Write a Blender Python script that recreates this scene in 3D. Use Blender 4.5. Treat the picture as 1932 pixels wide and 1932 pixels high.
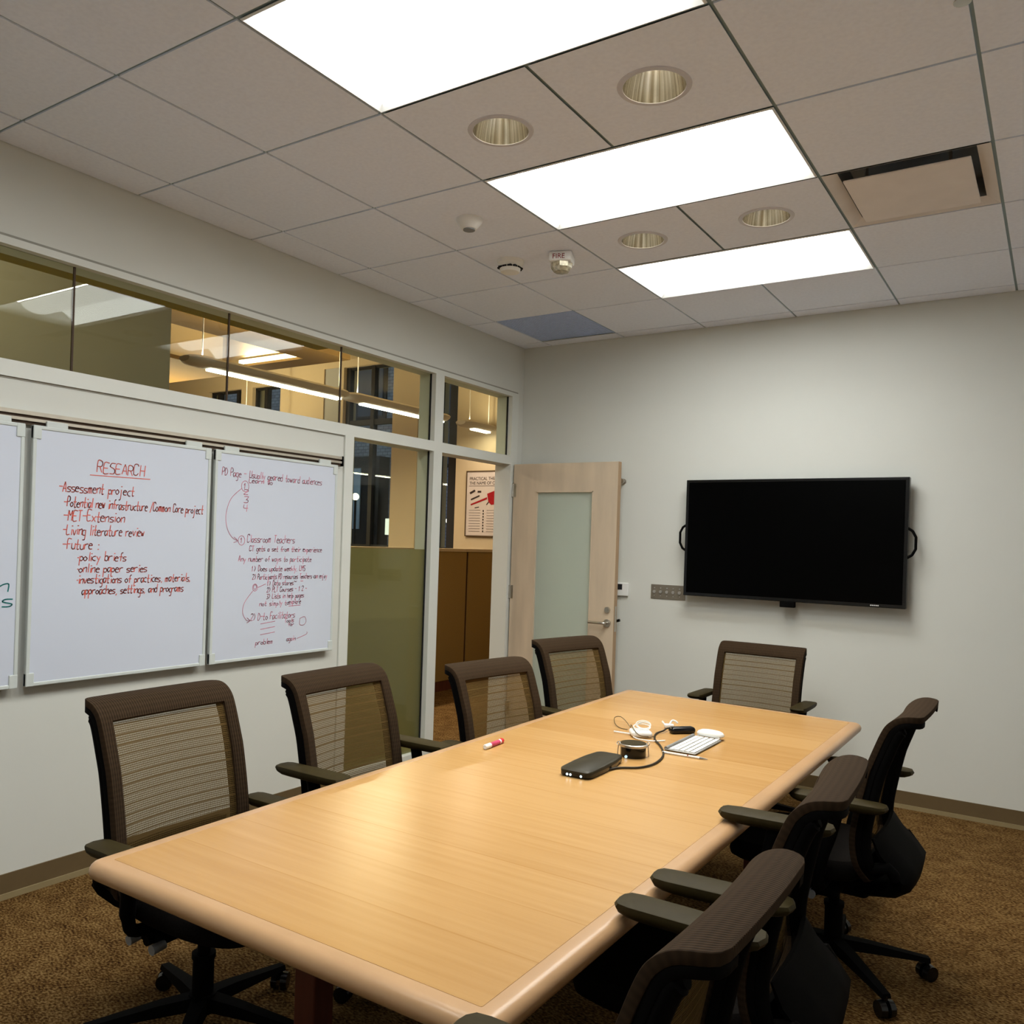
import bpy, bmesh, math, random
from math import sin, cos, pi, radians, sqrt, atan2
from mathutils import Vector, Matrix

for o in list(bpy.data.objects):
    bpy.data.objects.remove(o)
SC = bpy.context.scene
COL = SC.collection
random.seed(7)

# ------------------------------------------------------------------ camera
cam = bpy.data.cameras.new('camera')
cam.sensor_width = 36.0
cam.lens = 29.96
cam.shift_x = 0.0278
cam.shift_y = 0.0302
cam.clip_start = 0.05
camo = bpy.data.objects.new('camera', cam)
camo.location = (3.4895, -5.6367, 1.4978)
camo.rotation_euler = (radians(90.0), radians(-1.865), radians(34.112))
COL.objects.link(camo)
SC.camera = camo

# ------------------------------------------------------------------ world, exposure
W = bpy.data.worlds.new('dusk')
SC.world = W
W.use_nodes = True
bg = W.node_tree.nodes['Background']
bg.inputs[0].default_value = (0.42, 0.52, 0.78, 1)
bg.inputs[1].default_value = 0.75
SC.view_settings.view_transform = 'Standard'
SC.view_settings.look = 'None'
SC.view_settings.gamma = 1.0
SC.view_settings.exposure = 0.35
SC.view_settings.use_curve_mapping = False
SC.cycles.max_bounces = 10
SC.cycles.diffuse_bounces = 5
SC.cycles.glossy_bounces = 4
SC.cycles.transparent_max_bounces = 16
SC.cycles.transmission_bounces = 6
SC.cycles.sample_clamp_indirect = 6.0
SC.cycles.use_denoising = True

TROFFER_BASKET = 8.5      # light levels of the lamps
TROFFER_WING = 11.0  # glow given to the reflector wings in place of bounced lamplight
TROFFER_SLOT = 60.0
DOWNLIGHT_W = 27.0
PENDANT_E = 26.0
PENDANT_W = 55.0      # each pendant lamp, half of it thrown upwards
CORRIDOR_FILL_W = 34.0
COVE_E = 10.0
ROOM_TINT = (0.95, 0.98, 0.96)
WARM_TINT = (1.0, 0.80, 0.50)

# ------------------------------------------------------------------ materials
def lin(c):
    def f(v):
        v /= 255.0
        return v / 12.92 if v <= 0.04045 else ((v + 0.055) / 1.055) ** 2.4
    return (f(c[0]), f(c[1]), f(c[2]), 1.0)

MATS = {}
def mat(name, col, rough=0.6, spec=0.3, metal=0.0, noise=None, bump=None, coat=0.0, transmission=0.0, ior=1.45):
    """plain procedural surface; noise=(scale, amount, stretch) mottles the colour, bump=(scale, strength)"""
    if name in MATS: return MATS[name]
    m = bpy.data.materials.new(name); m.use_nodes = True
    nt = m.node_tree; N = nt.nodes; L = nt.links
    b = N['Principled BSDF']
    c = tuple(col) if len(col) == 4 else tuple(col) + (1.0,)
    b.inputs['Base Color'].default_value = c
    b.inputs['Roughness'].default_value = rough
    b.inputs['Specular IOR Level'].default_value = spec
    b.inputs['Metallic'].default_value = metal
    b.inputs['Coat Weight'].default_value = coat
    b.inputs['Transmission Weight'].default_value = transmission
    b.inputs['IOR'].default_value = ior
    if noise or bump:
        tc = N.new('ShaderNodeTexCoord'); mp = N.new('ShaderNodeMapping')
        L.new(tc.outputs['Object'], mp.inputs[0])
    if noise:
        mp.inputs['Scale'].default_value = noise[2] if len(noise) > 2 else (1, 1, 1)
        t = N.new('ShaderNodeTexNoise'); t.inputs['Scale'].default_value = noise[0]; t.inputs['Detail'].default_value = 4
        L.new(mp.outputs[0], t.inputs['Vector'])
        r = N.new('ShaderNodeMapRange')
        r.inputs['From Min'].default_value = 0.3; r.inputs['From Max'].default_value = 0.7
        r.inputs['To Min'].default_value = 1 - noise[1]; r.inputs['To Max'].default_value = 1 + noise[1]
        L.new(t.outputs['Fac'], r.inputs['Value'])
        v = N.new('ShaderNodeVectorMath'); v.operation = 'SCALE'; v.inputs[0].default_value = c[:3]
        L.new(r.outputs[0], v.inputs['Scale']); L.new(v.outputs[0], b.inputs['Base Color'])
    if bump:
        t2 = N.new('ShaderNodeTexNoise'); t2.inputs['Scale'].default_value = bump[0]
        L.new(tc.outputs['Object'], t2.inputs['Vector'])
        bp = N.new('ShaderNodeBump'); bp.inputs['Strength'].default_value = bump[1]; bp.inputs['Distance'].default_value = 0.002
        L.new(t2.outputs['Fac'], bp.inputs['Height']); L.new(bp.outputs[0], b.inputs['Normal'])
    MATS[name] = m
    return m

def emit(name, col, strength):
    if name in MATS: return MATS[name]
    m = bpy.data.materials.new(name); m.use_nodes = True
    nt = m.node_tree; nt.nodes.clear()
    e = nt.nodes.new('ShaderNodeEmission'); o = nt.nodes.new('ShaderNodeOutputMaterial')
    e.inputs[0].default_value = tuple(col)[:3] + (1,); e.inputs[1].default_value = strength
    nt.links.new(e.outputs[0], o.inputs[0])
    MATS[name] = m
    return m

def node_math(nt, op, a, b=None, c=None):
    n = nt.nodes.new('ShaderNodeMath'); n.operation = op
    for k, v in enumerate((a, b, c)):
        if v is None: continue
        if isinstance(v, (int, float)): n.inputs[k].default_value = v
        else: nt.links.new(v, n.inputs[k])
    return n.outputs[0]

def glass_mat(name, tint, frost=0.0):
    if name in MATS: return MATS[name]
    m = bpy.data.materials.new(name); m.use_nodes = True
    nt = m.node_tree; N = nt.nodes; L = nt.links; N.clear()
    out = N.new('ShaderNodeOutputMaterial')
    tr = N.new('ShaderNodeBsdfTransparent'); tr.inputs[0].default_value = tuple(tint) + (1,)
    gl = N.new('ShaderNodeBsdfGlossy'); gl.inputs['Roughness'].default_value = 0.0 if not frost else 0.25
    lw = N.new('ShaderNodeLayerWeight'); lw.inputs['Blend'].default_value = 0.5
    mx = N.new('ShaderNodeMixShader')
    f5 = node_math(nt, 'POWER', lw.outputs['Facing'], 5.0)
    L.new(node_math(nt, 'MULTIPLY_ADD', f5, 0.97, 0.022), mx.inputs[0]); L.new(gl.outputs[0], mx.inputs[2])
    if frost:
        tl = N.new('ShaderNodeBsdfTranslucent'); tl.inputs[0].default_value = tuple(tint) + (1,)
        df = N.new('ShaderNodeBsdfDiffuse'); df.inputs[0].default_value = tuple(tint) + (1,)
        m1 = N.new('ShaderNodeMixShader'); m1.inputs[0].default_value = 0.35 if frost > .8 else 0.12
        L.new(tl.outputs[0], m1.inputs[1]); L.new(df.outputs[0], m1.inputs[2])
        m2 = N.new('ShaderNodeMixShader'); m2.inputs[0].default_value = frost
        L.new(tr.outputs[0], m2.inputs[1]); L.new(m1.outputs[0], m2.inputs[2])
        L.new(m2.outputs[0], mx.inputs[1])
    else:
        L.new(tr.outputs[0], mx.inputs[1])
    L.new(mx.outputs[0], out.inputs[0])
    MATS[name] = m
    return m

def carpet_mat():
    m = bpy.data.materials.new('carpet'); m.use_nodes = True
    nt = m.node_tree; N = nt.nodes; L = nt.links; b = N['Principled BSDF']
    tc = N.new('ShaderNodeTexCoord')
    mp = N.new('ShaderNodeMapping'); mp.inputs['Scale'].default_value = (1, 1.6, 1); mp.inputs['Rotation'].default_value = (0, 0, 0.5)
    L.new(tc.outputs['Object'], mp.inputs[0])
    n1 = N.new('ShaderNodeTexNoise'); n1.inputs['Scale'].default_value = 85; n1.inputs['Detail'].default_value = 3
    L.new(mp.outputs[0], n1.inputs['Vector'])
    n2 = N.new('ShaderNodeTexNoise'); n2.inputs['Scale'].default_value = 9; n2.inputs['Detail'].default_value = 3
    L.new(mp.outputs[0], n2.inputs['Vector'])
    s = node_math(nt, 'MULTIPLY_ADD', n2.outputs['Fac'], 0.25, node_math(nt, 'MULTIPLY', n1.outputs['Fac'], 0.85))
    cr = N.new('ShaderNodeValToRGB'); e = cr.color_ramp.elements
    e[0].position = 0.37; e[0].color = (0.012, 0.003, 0.001, 1)
    e[1].position = 0.70; e[1].color = (0.215, 0.135, 0.050, 1)
    k = cr.color_ramp.elements.new(0.52); k.color = (0.085, 0.042, 0.0115, 1)
    L.new(s, cr.inputs[0]); L.new(cr.outputs[0], b.inputs['Base Color'])
    b.inputs['Roughness'].default_value = 0.95; b.inputs['Specular IOR Level'].default_value = 0.05
    bp = N.new('ShaderNodeBump'); bp.inputs['Strength'].default_value = 0.5; bp.inputs['Distance'].default_value = 0.004
    L.new(n1.outputs['Fac'], bp.inputs['Height']); L.new(bp.outputs[0], b.inputs['Normal'])
    return m

def veneer_mat(name, base, dark, strip=0.19, rough=0.27):
    """wood veneer laid in strips along local x, grain along x"""
    m = bpy.data.materials.new(name); m.use_nodes = True
    nt = m.node_tree; N = nt.nodes; L = nt.links; b = N['Principled BSDF']
    tc = N.new('ShaderNodeTexCoord'); sx = N.new('ShaderNodeSeparateXYZ')
    L.new(tc.outputs['Object'], sx.inputs[0])
    row = node_math(nt, 'FLOOR', node_math(nt, 'DIVIDE', sx.outputs['Y'], strip))
    wn = N.new('ShaderNodeTexWhiteNoise'); wn.noise_dimensions = '1D'
    L.new(row, wn.inputs['W'])
    mp = N.new('ShaderNodeMapping'); mp.inputs['Scale'].default_value = (1.3, 30, 1)
    L.new(tc.outputs['Object'], mp.inputs[0])
    cx = N.new('ShaderNodeCombineXYZ'); L.new(node_math(nt, 'MULTIPLY', wn.outputs['Value'], 9.0), cx.inputs['X'])
    va = N.new('ShaderNodeVectorMath'); va.operation = 'ADD'
    L.new(mp.outputs[0], va.inputs[0]); L.new(cx.outputs[0], va.inputs[1])
    n = N.new('ShaderNodeTexNoise'); n.inputs['Scale'].default_value = 1.6; n.inputs['Detail'].default_value = 5
    L.new(va.outputs[0], n.inputs['Vector'])
    fr = node_math(nt, 'FRACT', node_math(nt, 'DIVIDE', sx.outputs['Y'], strip))
    seam = node_math(nt, 'LESS_THAN', fr, 0.025)
    f = node_math(nt, 'ADD', node_math(nt, 'MULTIPLY', node_math(nt, 'SUBTRACT', n.outputs['Fac'], 0.5), 1.0),
                  node_math(nt, 'MULTIPLY', wn.outputs['Value'], 0.5))
    f = node_math(nt, 'ADD', f, node_math(nt, 'MULTIPLY', seam, 0.40))
    mx = N.new('ShaderNodeMix'); mx.data_type = 'RGBA'; mx.clamp_factor = True
    L.new(f, mx.inputs[0])
    mx.inputs[6].default_value = tuple(base) + (1,); mx.inputs[7].default_value = tuple(dark) + (1,)
    L.new(mx.outputs[2], b.inputs['Base Color'])
    b.inputs['Roughness'].default_value = rough; b.inputs['Specular IOR Level'].default_value = 0.45
    return m

def knit_mat(name, col, scale, amount, rough=0.9):
    """ribbed cloth, ribs run along V of the cloth"""
    m = bpy.data.materials.new(name); m.use_nodes = True
    nt = m.node_tree; N = nt.nodes; L = nt.links; b = N['Principled BSDF']
    uv = N.new('ShaderNodeUVMap'); sx = N.new('ShaderNodeSeparateXYZ'); L.new(uv.outputs[0], sx.inputs[0])
    w = node_math(nt, 'SINE', node_math(nt, 'MULTIPLY', sx.outputs['X'], scale))
    w2 = node_math(nt, 'SINE', node_math(nt, 'MULTIPLY', sx.outputs['Y'], scale * 0.55))
    k = node_math(nt, 'ADD', node_math(nt, 'MULTIPLY', w, amount), node_math(nt, 'MULTIPLY', w2, amount * 0.3))
    k = node_math(nt, 'ADD', k, 1.0)
    v = N.new('ShaderNodeVectorMath'); v.operation = 'SCALE'; v.inputs[0].default_value = col
    L.new(k, v.inputs['Scale']); L.new(v.outputs[0], b.inputs['Base Color'])
    bp = N.new('ShaderNodeBump'); bp.inputs['Strength'].default_value = 0.4; bp.inputs['Distance'].default_value = 0.003
    L.new(k, bp.inputs['Height']); L.new(bp.outputs[0], b.inputs['Normal'])
    b.inputs['Roughness'].default_value = rough; b.inputs['Specular IOR Level'].default_value = 0.1
    return m

def net_mat():
    """see-through woven seat-back net with darker seams every few centimetres"""
    m = bpy.data.materials.new('back net'); m.use_nodes = True
    nt = m.node_tree; N = nt.nodes; L = nt.links; N.clear()
    out = N.new('ShaderNodeOutputMaterial')
    uv = N.new('ShaderNodeUVMap'); sx = N.new('ShaderNodeSeparateXYZ'); L.new(uv.outputs[0], sx.inputs[0])
    fr = node_math(nt, 'FRACT', node_math(nt, 'DIVIDE', sx.outputs['Y'], 0.0285))
    seam = node_math(nt, 'LESS_THAN', fr, 0.14)
    a = node_math(nt, 'SINE', node_math(nt, 'MULTIPLY', sx.outputs['X'], 2 * pi / 0.0045))
    b = node_math(nt, 'SINE', node_math(nt, 'MULTIPLY', sx.outputs['Y'], 2 * pi / 0.0060))
    hole = node_math(nt, 'MULTIPLY', node_math(nt, 'GREATER_THAN', a, -0.18), node_math(nt, 'GREATER_THAN', b, -0.45))
    hole = node_math(nt, 'MULTIPLY', hole, node_math(nt, 'SUBTRACT', 1.0, node_math(nt, 'MULTIPLY', seam, 0.8)))
    d = N.new('ShaderNodeBsdfDiffuse'); d.inputs[0].default_value = (0.105, 0.066, 0.024, 1)
    t = N.new('ShaderNodeBsdfTransparent'); t.inputs[0].default_value = (0.80, 0.78, 0.72, 1)
    mx = N.new('ShaderNodeMixShader'); L.new(hole, mx.inputs[0]); L.new(d.outputs[0], mx.inputs[1]); L.new(t.outputs[0], mx.inputs[2])
    L.new(mx.outputs[0], out.inputs[0])
    return m

def brick_mat():
    m = bpy.data.materials.new('facade stone'); m.use_nodes = True
    nt = m.node_tree; N = nt.nodes; L = nt.links; b = N['Principled BSDF']
    tc = N.new('ShaderNodeTexCoord'); mp = N.new('ShaderNodeMapping'); mp.inputs['Rotation'].default_value = (radians(90), 0, 0)
    L.new(tc.outputs['Object'], mp.inputs[0])
    br = N.new('ShaderNodeTexBrick'); br.inputs['Scale'].default_value = 3.0
    br.inputs['Color1'].default_value = (0.30, 0.31, 0.34, 1); br.inputs['Color2'].default_value = (0.20, 0.20, 0.23, 1)
    br.inputs['Mortar'].default_value = (0.10, 0.10, 0.11, 1); br.inputs['Mortar Size'].default_value = 0.02
    L.new(mp.outputs[0], br.inputs['Vector']); L.new(br.outputs[0], b.inputs['Base Color'])
    b.inputs['Roughness'].default_value = 0.9
    return m

M_WALL = mat('wall paint', (0.645, 0.65, 0.605), 0.75, 0.15, noise=(2.0, 0.012), bump=(260, 0.06))
M_WALL2 = mat('bounce wall paint', (0.88, 0.88, 0.86), 0.75, 0.15, noise=(2.0, 0.012))  # for unseen walls, made whiter so they bounce light to the ceiling
M_FRAME = mat('frame paint', (0.68, 0.69, 0.645), 0.45, 0.3, noise=(3.0, 0.01))
M_TILE = mat('ceiling tile', (0.845, 0.88, 0.99), 0.95, 0.05, noise=(60, 0.03), bump=(500, 0.15))
M_BAR = mat('ceiling bar', (0.26, 0.34, 0.36), 0.5, 0.3, noise=(8, 0.05))
M_CARPET = carpet_mat()
M_BASE = mat('baseboard vinyl', (0.125, 0.085, 0.04), 0.55, 0.3, noise=(12, 0.05))
M_TOE = mat('baseboard toe', (0.27, 0.21, 0.11), 0.5, 0.35, noise=(12, 0.05))
M_GLASS = glass_mat('window glass', (0.90, 0.93, 0.87))
M_FILM = glass_mat('frosted film', (0.46, 0.45, 0.31), 0.60)
M_DOORGLASS = glass_mat('frosted door glass', (0.88, 0.93, 0.87), 0.9)
M_MAPLE = mat('pale maple', (0.61, 0.495, 0.365), 0.45, 0.3, noise=(5, 0.10, (2.0, 2.0, 0.35)))
M_EDGE = mat('maple edge', (0.40, 0.27, 0.16), 0.5, 0.3, noise=(5, 0.1, (2, 2, .3)))
M_STEEL = mat('brushed steel', (0.55, 0.52, 0.47), 0.32, 0.5, 1.0, noise=(40, 0.05))
M_ALU = mat('aluminium', (0.55, 0.55, 0.53), 0.4, 0.5, 1.0, noise=(30, 0.04))
M_RAIL = mat('rail aluminium', (0.50, 0.45, 0.37), 0.45, 0.4, 0.6, noise=(30, 0.04))
M_RAILD = mat('rail groove', (0.07, 0.045, 0.03), 0.6, 0.2, noise=(30, 0.05))
M_BOARD = mat('whiteboard', (0.62, 0.66, 0.76), 0.32, 0.35, noise=(1.5, 0.01))
M_BOARDEDGE = mat('board edge', (0.60, 0.64, 0.62), 0.4, 0.3, noise=(10, 0.02))
M_RED = mat('red marker ink', (0.66, 0.13, 0.10), 0.7, 0.1, noise=(60, 0.2))
M_PINK = mat('magenta marker ink', (0.64, 0.22, 0.30), 0.7, 0.1, noise=(60, 0.2))
M_TEAL = mat('teal marker ink', (0.03, 0.25, 0.24), 0.7, 0.1, noise=(60, 0.2))
M_BLACK = mat('black plastic', (0.0028, 0.0026, 0.0026), 0.65, 0.035, noise=(20, 0.1))
M_SCREEN = mat('screen glass', (0.0008, 0.0008, 0.0008), 0.28, 0.04, noise=(2, 0.02))
M_GLOSSBLACK = mat('gloss black', (0.004, 0.004, 0.004), 0.2, 0.4, noise=(20, 0.1))
M_WHITEPL = mat('white plastic', (0.80, 0.80, 0.78), 0.35, 0.4, noise=(10, 0.02))
M_CREAMPL = mat('cream plastic', (0.84, 0.82, 0.76), 0.45, 0.3, noise=(10, 0.02))
M_GREYPL = mat('grey plastic', (0.22, 0.23, 0.24), 0.5, 0.3, noise=(10, 0.04))
M_KNIT = knit_mat('brown knit', (0.031, 0.0185, 0.0095), 2 * pi / 0.0085, 0.35)
M_SEAT = mat('black seat cloth', (0.006, 0.005, 0.0045), 0.9, 0.04, noise=(200, 0.3))
M_NET = net_mat()
M_ARM = mat('arm pad', (0.030, 0.022, 0.007), 0.6, 0.14, noise=(40, 0.1))
M_VENEER = veneer_mat('beech veneer', (0.50, 0.292, 0.110), (0.375, 0.190, 0.053))
M_TRIM = mat('solid beech edge', (0.455, 0.275, 0.142), 0.30, 0.45, noise=(6, 0.06, (1, 1, 1)))
M_LEG = mat('red brown leg', (0.085, 0.022, 0.012), 0.5, 0.3, noise=(14, 0.15, (2, 2, .4)))
def reflector_mat():
    m = bpy.data.materials.new('downlight reflector'); m.use_nodes = True
    nt = m.node_tree; N = nt.nodes; L = nt.links; p = N['Principled BSDF']
    tc = N.new('ShaderNodeTexCoord'); sx = N.new('ShaderNodeSeparateXYZ'); L.new(tc.outputs['Object'], sx.inputs[0])
    ang = node_math(nt, 'ARCTAN2', sx.outputs['Y'], sx.outputs['X'])
    t = N.new('ShaderNodeTexNoise'); t.noise_dimensions = '1D'; t.inputs['Scale'].default_value = 7; t.inputs['Detail'].default_value = 5; L.new(ang, t.inputs['W'])
    cr = N.new('ShaderNodeValToRGB'); cr.color_ramp.elements[0].position = .35; cr.color_ramp.elements[0].color = (.50, .44, .33, 1)
    cr.color_ramp.elements[1].position = .68; cr.color_ramp.elements[1].color = (.98, .95, .88, 1)
    L.new(t.outputs['Fac'], cr.inputs[0]); L.new(cr.outputs[0], p.inputs['Base Color'])
    p.inputs['Metallic'].default_value = 1; p.inputs['Roughness'].default_value = .24
    return m
M_REFL = reflector_mat()
M_GRILLE = mat('blue grey grille', (0.52, 0.62, 0.86), 0.6, 0.3, noise=(20, 0.04))
M_DARK = mat('dark void', (0.02, 0.02, 0.022), 0.8, 0.1, noise=(20, 0.1))
M_CREAM = mat('office cream paint', (0.44, 0.355, 0.235), 0.8, 0.1, noise=(2, 0.02))
M_TANCEIL = mat('office tan ceiling', (0.42, 0.33, 0.19), 0.9, 0.1, noise=(2, 0.03))
M_OLIVE = mat('corridor olive paint', (0.36, 0.35, 0.285), 0.8, 0.1, noise=(2, 0.02))
M_BROWN = mat('brown soffit', (0.12, 0.070, 0.022), 0.7, 0.15, noise=(4, 0.05))
M_PART = mat('brown panel cloth', (0.25, 0.165, 0.055), 0.9, 0.1, noise=(120, 0.08))
M_GREYPAINT = mat('grey blind', (0.30, 0.295, 0.28), 0.8, 0.1, noise=(2, 0.03))
M_BRONZE = mat('black window bronze', (0.008, 0.007, 0.007), 0.5, 0.3, noise=(10, 0.1))
M_STONE = brick_mat()
M_PAPER = mat('poster paper', (0.44, 0.385, 0.36), 0.7, 0.2, noise=(3, 0.02))
M_INK = mat('black print', (0.03, 0.022, 0.02), 0.7, 0.1, noise=(30, 0.1))
M_REDINK = mat('red print', (0.24, 0.009, 0.012), 0.7, 0.1, noise=(30, 0.1))

# ------------------------------------------------------------------ mesh helpers
class MB:
    def __init__(s):
        s.v = []; s.f = []; s.mi = []; s.uv = {}
    def add(s, verts, faces, mi=0):
        n = len(s.v); s.v += [tuple(v) for v in verts]
        for f in faces: s.f.append(tuple(i + n for i in f)); s.mi.append(mi)
        return n
    def box(s, lo, hi, mi=0, bev=0.0):
        x0, y0, z0 = [min(a, b) for a, b in zip(lo, hi)]; x1, y1, z1 = [max(a, b) for a, b in zip(lo, hi)]
        if bev <= 0:
            v = [(x0,y0,z0),(x1,y0,z0),(x1,y1,z0),(x0,y1,z0),(x0,y0,z1),(x1,y0,z1),(x1,y1,z1),(x0,y1,z1)]
            s.add(v, [(0,3,2,1),(4,5,6,7),(0,1,5,4),(1,2,6,5),(2,3,7,6),(3,0,4,7)], mi)
        else:
            bm = bmesh.new(); bmesh.ops.create_cube(bm, size=1)
            bmesh.ops.scale(bm, vec=(x1-x0, y1-y0, z1-z0), verts=bm.verts)
            bmesh.ops.translate(bm, vec=((x0+x1)/2, (y0+y1)/2, (z0+z1)/2), verts=bm.verts)
            bev = min(bev, 0.49 * min(x1-x0, y1-y0, z1-z0))
            bmesh.ops.bevel(bm, geom=bm.edges[:], offset=bev, segments=3, profile=0.5, affect='EDGES')
            s.bm(bm, mi)
    def bm(s, bm, mi=0, M=None):
        bm.verts.index_update()
        vs = [(M @ v.co) if M else v.co.copy() for v in bm.verts]
        s.add(vs, [[v.index for v in f.verts] for f in bm.faces], mi); bm.free()
    def cyl(s, p0, p1, r0, r1=None, n=20, mi=0, caps=True):
        r1 = r0 if r1 is None else r1
        s.tube([p0, p1], [r0, r1], n, mi, caps)
    def tube(s, pts, r, n=10, mi=0, caps=True, squash=1.0):
        pts = [Vector(p) for p in pts]; k = len(pts)
        rs = r if isinstance(r, (list, tuple)) else [r] * k
        T = []
        for i in range(k):
            a = pts[max(i-1, 0)]; b = pts[min(i+1, k-1)]; T.append((b-a).normalized())
        up = Vector((0, 0, 1)) if abs(T[0].z) < 0.95 else Vector((1, 0, 0))
        U = (up - T[0] * up.dot(T[0])).normalized()
        verts = []
        for i in range(k):
            U = (U - T[i] * U.dot(T[i])).normalized(); V = T[i].cross(U)
            for j in range(n):
                a = 2 * pi * j / n
                verts.append(pts[i] + U * (cos(a) * rs[i] * squash) + V * (sin(a) * rs[i]))
        F = [(i*n+j, i*n+(j+1) % n, (i+1)*n+(j+1) % n, (i+1)*n+j) for i in range(k-1) for j in range(n)]
        if caps: F += [tuple(range(n))[::-1], tuple((k-1)*n+j for j in range(n))]
        s.add(verts, F, mi)
    def lathe(s, prof, c=(0, 0, 0), n=32, mi=0, cap=False):
        verts = [(c[0]+r*cos(2*pi*j/n), c[1]+r*sin(2*pi*j/n), c[2]+z) for r, z in prof for j in range(n)]
        F = [(i*n+j, i*n+(j+1) % n, (i+1)*n+(j+1) % n, (i+1)*n+j) for i in range(len(prof)-1) for j in range(n)]
        if cap: F += [tuple(range(n))[::-1], tuple((len(prof)-1)*n+j for j in range(n))]
        s.add(verts, F, mi)
    def prism(s, poly, z0, z1, mi=0):
        n = len(poly)
        v = [(x, y, z0) for x, y in poly] + [(x, y, z1) for x, y in poly]
        s.add(v, [tuple(range(n))[::-1], tuple(range(n, 2*n))] + [(i, (i+1) % n, n+(i+1) % n, n+i) for i in range(n)], mi)
    def sphere(s, c, r, mi=0, sc=(1, 1, 1), seg=16):
        bm = bmesh.new(); bmesh.ops.create_uvsphere(bm, u_segments=seg, v_segments=seg//2, radius=r)
        s.bm(bm, mi, Matrix.Translation(c) @ Matrix.Diagonal((*sc, 1)))
    def build(s, name, mats, parent=None, loc=(0, 0, 0), smooth=40):
        me = bpy.data.meshes.new(name)
        me.from_pydata([tuple(v) for v in s.v], [], s.f)
        mats = mats if isinstance(mats, (list, tuple)) else [mats]
        for m in mats: me.materials.append(m)
        for p, i in zip(me.polygons, s.mi): p.material_index = i
        bm = bmesh.new(); bm.from_mesh(me); bmesh.ops.recalc_face_normals(bm, faces=bm.faces); bm.to_mesh(me); bm.free()
        if smooth:
            for p in me.polygons: p.use_smooth = True
            me.set_sharp_from_angle(angle=radians(smooth))
        o = bpy.data.objects.new(name, me); o.location = loc
        COL.objects.link(o)
        if parent: o.parent = parent
        return o

def tag(o, label=None, cat=None, group=None, kind=None):
    if label: o['label'] = label
    if cat: o['category'] = cat
    if group: o['group'] = group
    if kind: o['kind'] = kind
    return o
def empty(name, loc=(0, 0, 0), rz=0.0):
    o = bpy.data.objects.new(name, None); o.empty_display_size = 0.1
    o.location = loc; o.rotation_euler = (0, 0, rz); COL.objects.link(o); return o
def kids(o): return [c for c in bpy.data.objects if c.parent == o]
def copy_tree(o, parent=None):
    c = o.copy(); COL.objects.link(c)
    if parent: c.parent = parent
    for ch in kids(o): copy_tree(ch, c)
    return c
def struct(o): o['kind'] = 'structure'; return o
def catmull(P, k=6):
    out = []
    for i in range(len(P)-1):
        p0, p1, p2, p3 = (Vector(P[max(i-1, 0)]), Vector(P[i]), Vector(P[i+1]), Vector(P[min(i+2, len(P)-1)]))
        for j in range(k):
            t = j / k
            out.append(0.5*((2*p1)+(-p0+p2)*t+(2*p0-5*p1+4*p2-p3)*t*t+(-p0+3*p1-3*p2+p3)*t**3))
    out.append(Vector(P[-1])); return out

# ------------------------------------------------------------------ room measures
H = 3.014                      # ceiling height
UX, UY = 0.6009, 0.6430        # ceiling grid
def GX(i): return (i + 2.4012) * UX
def GY(j): return (j - 6.2181) * UY
XR, YN = 5.05, -7.6            # right wall, wall behind the camera
T = 0.12                       # wall thickness
HEAD0, HEAD1 = 2.618, 2.648    # clerestory head
SILL0, SILL1 = 2.100, 2.166    # transom
JL0, JL1 = -1.976, -1.902      # sidelight left jamb
MU0, MU1 = -1.128, -1.035      # mullion
JR0, JR1 = -0.172, -0.082      # door right jamb
OFX, OFY, OFH = -8.2, 2.6, 3.85   # open office beyond: far left, far wall, ceiling

# ------------------------------------------------------------------ setting: room shell
b = MB(); b.box((OFX, YN, -0.1), (XR, OFY + 0.3, 0)); struct(b.build('floor', M_CARPET, smooth=0))

b = MB()
b.box((-T, YN, 0), (0, JL0, SILL0)); b.box((-T, YN, HEAD1), (0, 0, 3.3)); b.box((-T, JR1, 0), (0, 0, HEAD1))
struct(b.build('wall_left', M_WALL, smooth=0))
b = MB(); b.box((-T, 0, 0), (XR, T, 3.3)); struct(b.build('wall_back', M_WALL, smooth=0))
b = MB(); b.box((XR, YN, 0), (XR + T, T, 3.3)); struct(b.build('wall_right', M_WALL2, smooth=0))
b = MB(); b.box((OFX, YN - T, 0), (XR + T, YN, OFH)); struct(b.build('wall_front', M_WALL2, smooth=0))

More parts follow.
